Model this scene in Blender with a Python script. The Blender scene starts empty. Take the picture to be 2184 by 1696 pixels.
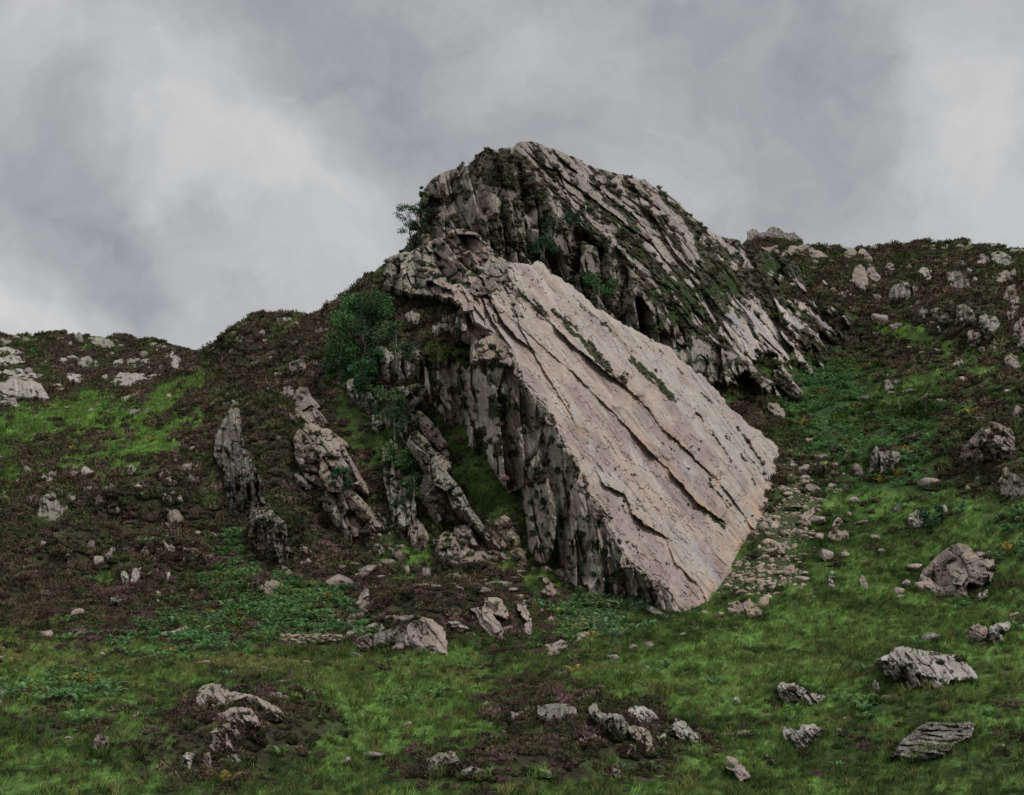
import bpy, math, random
import numpy as np
from mathutils import Vector, Matrix

# ------------------------------------------------------------------ camera, sky, sun
scene = bpy.context.scene
COL = scene.collection
PITCH = math.radians(9.0)
HFOV = math.radians(34.0)
UC, VC = 1092.0, 848.0                      # survey sheet: 2184 x 1696 units
F = UC / math.tan(HFOV / 2)

cam_data = bpy.data.cameras.new('camera')
cam = bpy.data.objects.new('camera', cam_data)
COL.objects.link(cam)
cam_data.sensor_fit = 'HORIZONTAL'
cam_data.angle = HFOV
cam_data.clip_start = 0.5
cam_data.clip_end = 9000
cam.location = (0, 0, 0)
cam.rotation_euler = (math.pi / 2 + PITCH, 0, 0)
scene.camera = cam

scene.view_settings.view_transform = 'Standard'
scene.view_settings.look = 'None'
scene.view_settings.exposure = 0.25
scene.view_settings.gamma = 1.0

SUN_DIR = Vector((0.46, -0.60, 0.78)).normalized()      # towards the sun
sun_el = math.asin(SUN_DIR.z)
sun_rot = math.atan2(SUN_DIR.x, SUN_DIR.y)
sl = bpy.data.lights.new('sun', 'SUN')
sl.energy = 1.5
sl.angle = math.radians(10)
sl.color = (1.0, 0.955, 0.90)
so = bpy.data.objects.new('sun', sl)
so.rotation_euler = SUN_DIR.to_track_quat('Z', 'Y').to_euler()
COL.objects.link(so)

CP, SP = math.cos(PITCH), math.sin(PITCH)
def raydir(u, v):
    u = np.asarray(u, float); v = np.asarray(v, float)
    x = (u - UC) / F; y = (VC - v) / F
    return np.stack([x, CP - y * SP + 0 * x, SP + y * CP + 0 * x], -1)
def unproj(u, v, D):
    return raydir(u, v) * np.asarray(D)[..., None]

world = bpy.data.worlds.new('World')
scene.world = world
world.use_nodes = True
nt = world.node_tree
for n in list(nt.nodes): nt.nodes.remove(n)
def N(tree, kind, **kw):
    n = tree.nodes.new(kind)
    for k, val in kw.items():
        if k.startswith('i_'):
            key = k[2:]
            n.inputs[int(key) if key.isdigit() else key.replace('_', ' ')].default_value = val
        else: setattr(n, k, val)
    return n
def mth(tree, op, a, b=None, c=None, clamp=False):
    n = tree.nodes.new('ShaderNodeMath'); n.operation = op; n.use_clamp = clamp
    for i, s in enumerate((a, b, c)):
        if s is None: continue
        if isinstance(s, (int, float)): n.inputs[i].default_value = s
        else: tree.links.new(s, n.inputs[i])
    return n.outputs[0]
L = nt.links.new
sky = N(nt, 'ShaderNodeTexSky', sky_type='NISHITA', sun_disc=False, sun_elevation=sun_el, sun_rotation=sun_rot)
bg_sky = N(nt, 'ShaderNodeBackground'); bg_sky.inputs[1].default_value = 0.08
L(sky.outputs[0], bg_sky.inputs[0])
tc = N(nt, 'ShaderNodeTexCoord')
gen = tc.outputs['Generated']
# warp the direction a little so that the cloud masses get torn edges
n1 = N(nt, 'ShaderNodeTexNoise'); n1.inputs['Scale'].default_value = 8.0; n1.inputs['Detail'].default_value = 8; n1.inputs['Roughness'].default_value = .60
L(gen, n1.inputs['Vector'])
sub = N(nt, 'ShaderNodeVectorMath', operation='SUBTRACT'); L(n1.outputs['Color'], sub.inputs[0]); sub.inputs[1].default_value = (.5, .5, .5)
sc_ = N(nt, 'ShaderNodeVectorMath', operation='SCALE'); L(sub.outputs[0], sc_.inputs[0]); sc_.inputs['Scale'].default_value = 0.15
ad = N(nt, 'ShaderNodeVectorMath', operation='ADD'); L(gen, ad.inputs[0]); L(sc_.outputs[0], ad.inputs[1])
nm = N(nt, 'ShaderNodeVectorMath', operation='NORMALIZE'); L(ad.outputs[0], nm.inputs[0])
wdir = nm.outputs[0]
n2 = N(nt, 'ShaderNodeTexNoise'); n2.inputs['Scale'].default_value = 7.5; n2.inputs['Detail'].default_value = 9; n2.inputs['Roughness'].default_value = .58
mp = N(nt, 'ShaderNodeMapping'); mp.inputs['Scale'].default_value = (1, 1, 1.25); mp.inputs['Location'].default_value = (3.1, .4, 1.7)
L(wdir, mp.inputs['Vector']); L(mp.outputs[0], n2.inputs['Vector'])
val = mth(nt, 'MULTIPLY_ADD', n2.outputs[0], 1.0, 0.02)
# cloud masses: (u, v, radius, amount) - bright rifts and slate-dark bellies
for (u, v, r, a) in [(430, 200, 160, .10), (560, 330, 200, .05), (330, 420, 220, .02), (700, 560, 260, .05), (60, 620, 170, .18), (60, 130, 110, .10),
                     (150, 260, 150, -.10), (520, 60, 180, -.06), (1000, 90, 320, -.09), (760, 120, 220, -.07), (250, 540, 150, -.13), (80, 330, 130, .02),
                     (1250, 110, 110, .05), (1600, 120, 260, -.06), (1700, 210, 240, -.10), (1500, 330, 260, -.05), (1900, 200, 130, -.06),
                     (2120, 90, 110, .14), (2080, 280, 120, .14), (2140, 420, 160, .10), (1250, 240, 200, .06), (1800, 420, 200, -.02), (120, 60, 90, .05), (190, 700, 90, .10)]:
    d = raydir(u, v); d /= np.linalg.norm(d)
    vd = N(nt, 'ShaderNodeVectorMath', operation='DOT_PRODUCT'); L(wdir, vd.inputs[0]); vd.inputs[1].default_value = tuple(d)
    c0 = math.cos(r * 1.6 / F)
    mr = N(nt, 'ShaderNodeMapRange', interpolation_type='SMOOTHSTEP', clamp=True)
    L(vd.outputs['Value'], mr.inputs[0]); mr.inputs[1].default_value = c0; mr.inputs[2].default_value = 1.0; mr.inputs[3].default_value = 0; mr.inputs[4].default_value = a * 1.05
    val = mth(nt, 'ADD', val, mr.outputs[0])
ramp = N(nt, 'ShaderNodeValToRGB')
e = ramp.color_ramp.elements
e[0].position = .12; e[0].color = (.21, .218, .235, 1)
e[1].position = .95; e[1].color = (.62, .605, .59, 1)
m = e.new(.55); m.color = (.42, .422, .43, 1)
L(val, ramp.inputs[0])
sep = N(nt, 'ShaderNodeSeparateXYZ'); L(gen, sep.inputs[0])
# an overcast sky is far brighter overhead than at the horizon
zen = N(nt, 'ShaderNodeMapRange', clamp=True); L(sep.outputs[2], zen.inputs[0])
zen.inputs[1].default_value = .38; zen.inputs[2].default_value = 1.0; zen.inputs[3].default_value = 1.0; zen.inputs[4].default_value = 2.2
bg_cl = N(nt, 'ShaderNodeBackground'); L(ramp.outputs[0], bg_cl.inputs[0]); L(zen.outputs[0], bg_cl.inputs[1])
mix = N(nt, 'ShaderNodeMixShader'); mix.inputs[0].default_value = .95
L(bg_sky.outputs[0], mix.inputs[1]); L(bg_cl.outputs[0], mix.inputs[2])
wo = N(nt, 'ShaderNodeOutputWorld'); L(mix.outputs[0], wo.inputs[0])

# ------------------------------------------------------------------ numpy noise
def _hash(i, j, s):
    h = (i.astype(np.int64) * 374761393 + j.astype(np.int64) * 668265263 + s * 2147483647 + 1013904223) & 0xffffffff
    h = ((h ^ (h >> 13)) * 1274126177) & 0xffffffff
    h = ((h ^ (h >> 16)) * 2246822519) & 0xffffffff
    return ((h ^ (h >> 15)) & 0xffffff) / float(0x1000000)
def vnoise(x, y, s=0):
    xi = np.floor(x); yi = np.floor(y); fx = x - xi; fy = y - yi
    fx = fx * fx * fx * (fx * (fx * 6 - 15) + 10); fy = fy * fy * fy * (fy * (fy * 6 - 15) + 10)
    a = _hash(xi, yi, s); b = _hash(xi + 1, yi, s); c = _hash(xi, yi + 1, s); d = _hash(xi + 1, yi + 1, s)
    return (a + (b - a) * fx) * (1 - fy) + (c + (d - c) * fx) * fy
def fbm(x, y, s=0, o=4, g=.5):
    t = 0; a = 1; n = 0
    for k in range(o):
        t = t + a * vnoise(x * 2 ** k + 17.3 * k, y * 2 ** k - 9.1 * k, s + k * 7); n += a; a *= g
    return t / n
def worley(x, y, s=0, jit=.9):
    """F1, F2-F1, offsets to the nearest seed and three hashes of its cell"""
    xi = np.floor(x); yi = np.floor(y)
    f1 = np.full(x.shape, 9.); f2 = np.full(x.shape, 9.)
    bx = np.zeros(x.shape); by = np.zeros(x.shape); ci = np.zeros(x.shape); cj = np.zeros(x.shape)
    for di in (-1, 0, 1):
        for dj in (-1, 0, 1):
            i = xi + di; j = yi + dj
            px = i + .5 + (_hash(i, j, s) - .5) * jit; py = j + .5 + (_hash(i, j, s + 31) - .5) * jit
            dx = x - px; dy = y - py; d = np.sqrt(dx * dx + dy * dy)
            m = d < f1
            f2 = np.where(m, f1, np.minimum(f2, d))
            f1 = np.where(m, d, f1)
            bx = np.where(m, dx, bx); by = np.where(m, dy, by); ci = np.where(m, i, ci); cj = np.where(m, j, cj)
    return f1, f2 - f1, bx, by, _hash(ci, cj, s + 61), _hash(ci, cj, s + 67), _hash(ci, cj, s + 71)
def sstep(a, b, x):
    t = np.clip((x - a) / (b - a), 0, 1); return t * t * (3 - 2 * t)
def rot(u, v, deg):
    """along (down the line at `deg` below horizontal-right) and across it"""
    a = math.radians(deg); c, s = math.cos(a), math.sin(a)
    return u * c + v * s, u * s - v * c
def crag(u, v, deg, la, lc, amp, tilt=.7, crack=.6, s=0, wp=.35):
    """blocky broken rock: cells with their own height and tilt, parted by cracks. metres towards the viewer."""
    a, c = rot(u, v, deg)
    x = a / la + wp * (fbm(u / lc * .35, v / lc * .35, s + 3, 3) - .5) * 2
    y = c / lc + wp * 1.6 * (fbm(u / lc * .3 + 40, v / lc * .3, s + 5, 3) - .5) * 2
    f1, df, bx, by, h1, h2, h3 = worley(x, y, s)
    out = (h1 - .5) * amp + bx * (h2 - .5) * amp * tilt * 2 + by * (h3 - .5) * amp * tilt * 3
    brk = sstep(.40, .62, fbm(u / (lc * 1.3), v / (lc * 1.3), s + 9, 2))
    return out - crack * amp * (.25 + .9 * brk) * np.exp(-(df / (.03 + .05 * brk)) ** 1.2) * .75, h1, df
def mix3(a, b, t):
    a = np.asarray(a, float); b = np.asarray(b, float)
    return a + (b - a) * np.asarray(t)[..., None]

# ------------------------------------------------------------------ outlines
def sdf(poly, u, v):
    """signed distance, positive inside"""
    P = np.asarray(poly, float); Q = np.roll(P, -1, 0)
    d = np.full(u.shape, 1e9); ins = np.zeros(u.shape, bool)
    for (x0, y0), (x1, y1) in zip(P, Q):
        ex, ey = x1 - x0, y1 - y0
        t = np.clip(((u - x0) * ex + (v - y0) * ey) / (ex * ex + ey * ey + 1e-9), 0, 1)
        d = np.minimum(d, np.hypot(u - x0 - t * ex, v - y0 - t * ey))
        if abs(ey) > 1e-9:
            ins ^= ((y0 > v) != (y1 > v)) & (u < (x1 - x0) * (v - y0) / ey + x0)
    return np.where(ins, d, -d)
def line_sd(pts, u, v):
    """distance to an open line, sign (+ right of it when walking down) and position 0..1 along it"""
    P = np.asarray(pts, float); seg = np.hypot(*(P[1:] - P[:-1]).T); cum = np.concatenate([[0], np.cumsum(seg)])
    d = np.full(u.shape, 1e9); sg = np.ones(u.shape); tt = np.zeros(u.shape)
    for k in range(len(P) - 1):
        ex, ey = P[k + 1] - P[k]
        t = np.clip(((u - P[k][0]) * ex + (v - P[k][1]) * ey) / (ex * ex + ey * ey + 1e-9), 0, 1)
        q = np.hypot(u - P[k][0] - t * ex, v - P[k][1] - t * ey); m = q < d
        cr = -((u - P[k][0]) * -ey + (v - P[k][1]) * ex)
        d = np.where(m, q, d); sg = np.where(m, np.where(cr > 0, 1., -1.), sg); tt = np.where(m, (cum[k] + t * seg[k]) / cum[-1], tt)
    return d, sg, tt

CR = {'r1': (799.8, 266.6, .29297), 'r2': (1333., 426.6, .29297), 'r3': (746.5, 693.2, .29297), 'r4': (1279.7, 906.4, .29297), 'r5': (0, 639.8, .29297),
      'r6': (319.9, 746.5, .29297), 'r7': (0, 1119.7, .29297), 'b1': (639.8, 1173., .29297), 'b2': (1226.4, 1226.4, .29297), 'b3': (1599.6, 799.8, .283),
      'b4': (1599.6, 1173., .30806), 'b5': (1599.6, 453.2, .26758), 'b6': (319.9, 1386.3, .19531), 'd': (0, 0, 1.)}
def cv(sheet, pts):
    ox, oy, f = CR[sheet]
    return [(ox + x * f, oy + y * f) for x, y in pts]

# ------------------------------------------------------------------ objects
def mesh_obj(name, V, Fc, mat, col=None, parent=None, smooth=False):
    me = bpy.data.meshes.new(name)
    V = np.asarray(V, np.float32); nv = len(V)
    if isinstance(Fc, tuple): lists = Fc
    else: lists = (np.asarray(Fc),)
    lists = [f for f in lists if len(f)]
    loops = np.concatenate([f.ravel() for f in lists]).astype(np.int32)
    tot = np.concatenate([np.full(len(f), f.shape[1]) for f in lists]).astype(np.int32)
    st = np.concatenate([[0], np.cumsum(tot)[:-1]]).astype(np.int32)
    me.vertices.add(nv); me.vertices.foreach_set('co', V.ravel())
    me.loops.add(len(loops)); me.loops.foreach_set('vertex_index', loops)
    me.polygons.add(len(tot)); me.polygons.foreach_set('loop_start', st); me.polygons.foreach_set('loop_total', tot)
    if smooth: me.polygons.foreach_set('use_smooth', np.ones(len(tot), bool))
    me.update(calc_edges=True)
    if col is not None:
        at = me.color_attributes.new('Col', 'FLOAT_COLOR', 'POINT')
        c = np.ones((nv, 4), np.float32); c[:, :3] = col
        at.data.foreach_set('color', c.ravel())
    me.materials.append(mat)
    o = bpy.data.objects.new(name, me)
    COL.objects.link(o)
    if parent is not None: o.parent = parent
    return o
def tag(o, label=None, cat=None, group=None, kind=None):
    if label: o['label'] = label
    if cat: o['category'] = cat
    if group: o['group'] = group
    if kind: o['kind'] = kind
    return o
def empty(name, loc):
    o = bpy.data.objects.new(name, None); o.location = loc; COL.objects.link(o); return o

# ------------------------------------------------------------------ materials
def base_mat(name, rough=.9, var=((.9, .35),), bump=((1.2, .3),), spec=.2, speck=None, transl=0):
    """vertex colour of the thing itself, broken up by noise at several sizes in metres"""
    m = bpy.data.materials.new(name); m.use_nodes = True; t = m.node_tree
    b = t.nodes['Principled BSDF']; b.inputs['Roughness'].default_value = rough; b.inputs['Specular IOR Level'].default_value = spec
    at = N(t, 'ShaderNodeAttribute', attribute_name='Col'); c = at.outputs['Color']
    geo = N(t, 'ShaderNodeTexCoord'); pos = geo.outputs['Object']
    for k, (size, amt) in enumerate(var):
        n = N(t, 'ShaderNodeTexNoise'); n.inputs['Scale'].default_value = 1 / size; n.inputs['Detail'].default_value = 4; n.inputs['Roughness'].default_value = .65
        t.links.new(pos, n.inputs['Vector'])
        mr = N(t, 'ShaderNodeMapRange'); t.links.new(n.outputs[0], mr.inputs[0])
        mr.inputs[1].default_value = .3; mr.inputs[2].default_value = .7; mr.inputs[3].default_value = 1 - amt; mr.inputs[4].default_value = 1 + amt
        mx = N(t, 'ShaderNodeVectorMath', operation='SCALE'); t.links.new(c, mx.inputs[0]); t.links.new(mr.outputs[0], mx.inputs['Scale'])
        c = mx.outputs[0]
    if speck:
        size, thr, colr = speck
        vo = N(t, 'ShaderNodeTexVoronoi'); vo.inputs['Scale'].default_value = 1 / size; t.links.new(pos, vo.inputs['Vector'])
        nn = N(t, 'ShaderNodeTexNoise'); nn.inputs['Scale'].default_value = .25 / size; t.links.new(pos, nn.inputs['Vector'])
        th = mth(t, 'MULTIPLY', nn.outputs[0], thr * 2)
        f = mth(t, 'LESS_THAN', vo.outputs['Distance'], th)
        f = mth(t, 'MULTIPLY', f, .8)
        mx = N(t, 'ShaderNodeMix', data_type='RGBA'); t.links.new(f, mx.inputs[0]); t.links.new(c, mx.inputs[6]); mx.inputs[7].default_value = (*colr, 1)
        c = mx.outputs[2]
    t.links.new(c, b.inputs['Base Color'])
    h = None
    for size, amt in bump:
        n = N(t, 'ShaderNodeTexNoise'); n.inputs['Scale'].default_value = 1 / size; n.inputs['Detail'].default_value = 5; n.inputs['Roughness'].default_value = .7
        t.links.new(pos, n.inputs['Vector'])
        q = mth(t, 'MULTIPLY', n.outputs[0], amt)
        h = q if h is None else mth(t, 'ADD', h, q)
    if h is not None:
        bp = N(t, 'ShaderNodeBump'); bp.inputs['Strength'].default_value = 1; bp.inputs['Distance'].default_value = 1
        t.links.new(h, bp.inputs['Height']); t.links.new(bp.outputs[0], b.inputs['Normal'])
    if transl:
        tr = N(t, 'ShaderNodeBsdfTranslucent'); t.links.new(c, tr.inputs[0])
        ms = N(t, 'ShaderNodeMixShader'); ms.inputs[0].default_value = transl
        t.links.new(b.outputs[0], ms.inputs[1]); t.links.new(tr.outputs[0], ms.inputs[2])
        t.links.new(ms.outputs[0], t.nodes['Material Output'].inputs[0])
    return m
M_SLAB = base_mat('smooth_slab_rock', .85, ((2.2, .10), (.35, .13)), ((.9, .10), (.25, .07)), .2, (.55, .05, (.50, .47, .42)))
M_ROCK = base_mat('lichened_rock', .9, ((1.6, .22), (.3, .25)), ((1.1, .30), (.3, .16)), .2, (.45, .10, (.46, .45, .40)))
M_GROUND = base_mat('turf', .95, ((1.5, .30), (.25, .35)), ((.7, .35), (.2, .18)), .1)
M_LEAF = base_mat('leaves', .75, ((.8, .25),), (), .2, None, .25)
M_TWIG = base_mat('heather_growth', .95, ((.5, .25),), (), .05)
M_BARK = base_mat('bark', .9, ((.2, .25),), ((.1, .03),), .1)
# ------------------------------------------------------------------ survey of the ground: (u, v, distance)
GP = [(-500, 2100, 38), (400, 2100, 38), (1200, 2100, 38), (2000, 2100, 38), (2700, 2100, 38),
      (-500, 1696, 62), (0, 1696, 62), (500, 1696, 60), (1092, 1696, 58), (1600, 1696, 62), (2184, 1696, 58), (2700, 1696, 56),
      (0, 1560, 76), (460, 1560, 71), (300, 1440, 92), (640, 1480, 84), (1100, 1560, 73), (1330, 1520, 76), (1600, 1560, 78), (2000, 1560, 74), (2184, 1500, 80),
      (0, 1400, 104), (400, 1400, 106), (800, 1410, 106), (1200, 1410, 103), (1700, 1410, 102), (2100, 1410, 94),
      (0, 1320, 122), (400, 1310, 124), (800, 1330, 119), (900, 1270, 127), (1200, 1320, 122), (1500, 1340, 119), (1800, 1320, 115), (2184, 1300, 106),
      (0, 1200, 137), (300, 1200, 141), (550, 1210, 136), (800, 1200, 136), (1000, 1200, 136), (1107, 1103, 141), (1042, 975, 146), (1200, 1240, 135), (1400, 1315, 127),
      (0, 1050, 160), (250, 1050, 154), (450, 1050, 152), (640, 1050, 149), (800, 1050, 148), (900, 1000, 149), (850, 850, 160),
      (-400, 1000, 180), (0, 900, 215), (100, 880, 222), (250, 850, 225), (300, 900, 190), (400, 850, 195), (500, 850, 180), (620, 850, 174), (700, 750, 182),
      (430, 752, 230), (480, 722, 216), (560, 670, 216), (650, 672, 212), (750, 620, 203), (850, 540, 196), (900, 470, 198),
      (-500, 720, 300), (0, 718, 300), (200, 717, 300), (330, 725, 290), (390, 745, 275), (200, 800, 262), (0, 800, 265), (330, 800, 245),
      (1120, 330, 214), (1000, 372, 212), (1100, 600, 185), (1300, 750, 178), (1400, 900, 168), (1400, 1100, 152), (1250, 400, 218), (1450, 450, 226), (1560, 520, 236), (1590, 690, 202),
      (1510, 1318, 126.5), (1600, 1245, 132), (1645, 1120, 145), (1672, 1000, 159), (1610, 895, 174), (1700, 510, 256), (1860, 526, 262), (2050, 516, 252), (2184, 534, 240), (2700, 560, 230),
      (820, 650, 175.5), (880, 660, 171), (940, 665, 168), (990, 680, 166), (860, 745, 163.5), (940, 730, 162), (790, 700, 176), (850, 800, 161), (900, 830, 158.5), (930, 880, 155.5), (780, 640, 187), (950, 925, 152),
      (1690, 872, 186), (1655, 858, 184), (1620, 850, 183), (1530, 830, 178), (1740, 830, 193.5), (1800, 765, 207), (1826, 714, 215), (1835, 650, 220), (1700, 760, 199.5), (1750, 720, 210), (1780, 680, 212.5), (1650, 800, 190), (1650, 720, 200.5), (1700, 640, 210), (1600, 545, 223), (1460, 800, 177), (1720, 575, 226),
      (1800, 1000, 163), (1900, 1150, 140), (1750, 1250, 129), (1950, 850, 178), (1900, 700, 208), (2000, 650, 214), (2100, 700, 195), (2184, 850, 160), (2080, 900, 164), (2100, 1000, 148), (2184, 1100, 126), (2000, 1250, 124), (2600, 1000, 130)]
_gp = np.array(GP, float)
def _phi(r): return r
_A = _phi(np.hypot(_gp[:, None, 0] - _gp[None, :, 0], (_gp[:, None, 1] - _gp[None, :, 1]) * 1.4)) / 1000
_n = len(_gp)
_K = np.zeros((_n + 3, _n + 3)); _K[:_n, :_n] = _A - np.eye(_n) * .006
_Q = np.c_[np.ones(_n), _gp[:, 0] / 1000, _gp[:, 1] / 1000]; _K[:_n, _n:] = _Q; _K[_n:, :_n] = _Q.T
_w = np.linalg.solve(_K, np.r_[100 / _gp[:, 2], 0, 0, 0])
def ground_w(u, v):
    u = np.asarray(u, float); v = np.asarray(v, float); sh = u.shape; u = u.ravel(); v = v.ravel(); out = np.empty(len(u))
    for k in range(0, len(u), 60000):
        a = u[k:k + 60000]; b = v[k:k + 60000]; r = np.zeros(len(a))
        for i in range(_n): r += _w[i] * np.hypot(a - _gp[i, 0], (b - _gp[i, 1]) * 1.4)
        out[k:k + 60000] = r / 1000 + _w[_n] + _w[_n + 1] * a / 1000 + _w[_n + 2] * b / 1000
    return (out / 100).reshape(sh)
# knolls: crest (u, v), foot v, half width, how far they stand out in metres
KN = [(590, 1446, 1650, 200, 13), (1290, 1440, 1650, 160, 12), (1060, 1585, 1700, 200, 6), (1890, 1385, 1490, 100, 9), (1690, 1452, 1505, 70, 5), (1730, 1545, 1600, 70, 4), (960, 1248, 1392, 165, 13), (780, 1260, 1380, 60, 3),
      (310, 985, 1120, 120, 8), (150, 1110, 1230, 110, 8), (575, 850, 1190, 70, 8), (600, 1090, 1210, 80, 5), (520, 1232, 1278, 50, 5), (265, 1262, 1305, 42, 4), (370, 1140, 1240, 70, 6), (270, 1190, 1250, 70, 4), (2080, 885, 1050, 100, 10), (1850, 945, 1025, 70, 6), (2050, 640, 770, 130, 10), (1920, 600, 690, 60, 6),
      (1960, 835, 905, 100, 6), (330, 765, 810, 80, 6), (90, 800, 860, 100, 8), (500, 700, 760, 60, 5), (970, 1195, 1250, 70, 4), (2040, 1600, 1680, 110, 4), (1560, 1640, 1700, 90, 3), (2100, 1320, 1375, 80, 4), (1990, 1480, 1560, 120, 3), (300, 1560, 1640, 120, 4)]
def knolls(u, v):
    o = 0
    for cu, vc, vb, ru, A in KN:
        x = (u - cu + (vnoise(v / 30., u * 0 + cu, 7) - .5) * 20) / ru; c = vc + x * x * (vb - vc) * .32 + (vnoise(u / 22., u * 0 + cu, 8) - .5) * 14
        o = o + A * np.exp(-(x * x) ** 1.5) * sstep(0, 1, (vb - v) / (vb - vc)) ** .8 * sstep(-15, 3, v - c)
    return o
def ground_D0(u, v): return 1 / np.clip(ground_w(u, v), 1 / 420., 1 / 20.) - knolls(np.asarray(u, float), np.asarray(v, float))
def ground_bump(u, v, D):
    """hummocks, in metres towards the viewer"""
    P = unproj(u, v, D); x, y = P[..., 0] + .35 * P[..., 2], P[..., 1] * .8 - .6 * P[..., 2]
    far = sstep(90, 150, D)
    h = (fbm(x / 7., y / 7., 3, 3) - .5) * (3.4 - .2 * far) + (fbm(x / 1.6, y / 1.6, 9, 3) - .5) * (1.2 - .3 * far)
    return h
SKY = [(-600, 724), (0, 716), (70, 714), (130, 712), (200, 717), (260, 714), (330, 725), (390, 742), (428, 749), (470, 724), (510, 692), (545, 667), (575, 665), (625, 670), (670, 669),
       (720, 642), (750, 612), (800, 577), (850, 537), (880, 512), (905, 480), (940, 430), (1000, 382), (1050, 345), (1120, 332), (1200, 350), (1290, 388), (1370, 405), (1440, 452), (1520, 515),
       (1575, 528), (1600, 514), (1650, 506), (1700, 516), (1760, 528), (1800, 531), (1860, 525), (1920, 523), (1965, 516), (2000, 521), (2040, 514), (2090, 519), (2130, 526), (2184, 533), (2700, 560)]
_sk = np.array(SKY, float)
def skyline(u): return np.interp(u, _sk[:, 0], _sk[:, 1]) + (vnoise(u / 26., u * 0 + 3.3, 5) - .5) * 9 + (vnoise(u / 7., u * 0 + 5.3, 6) - .5) * 5

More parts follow.
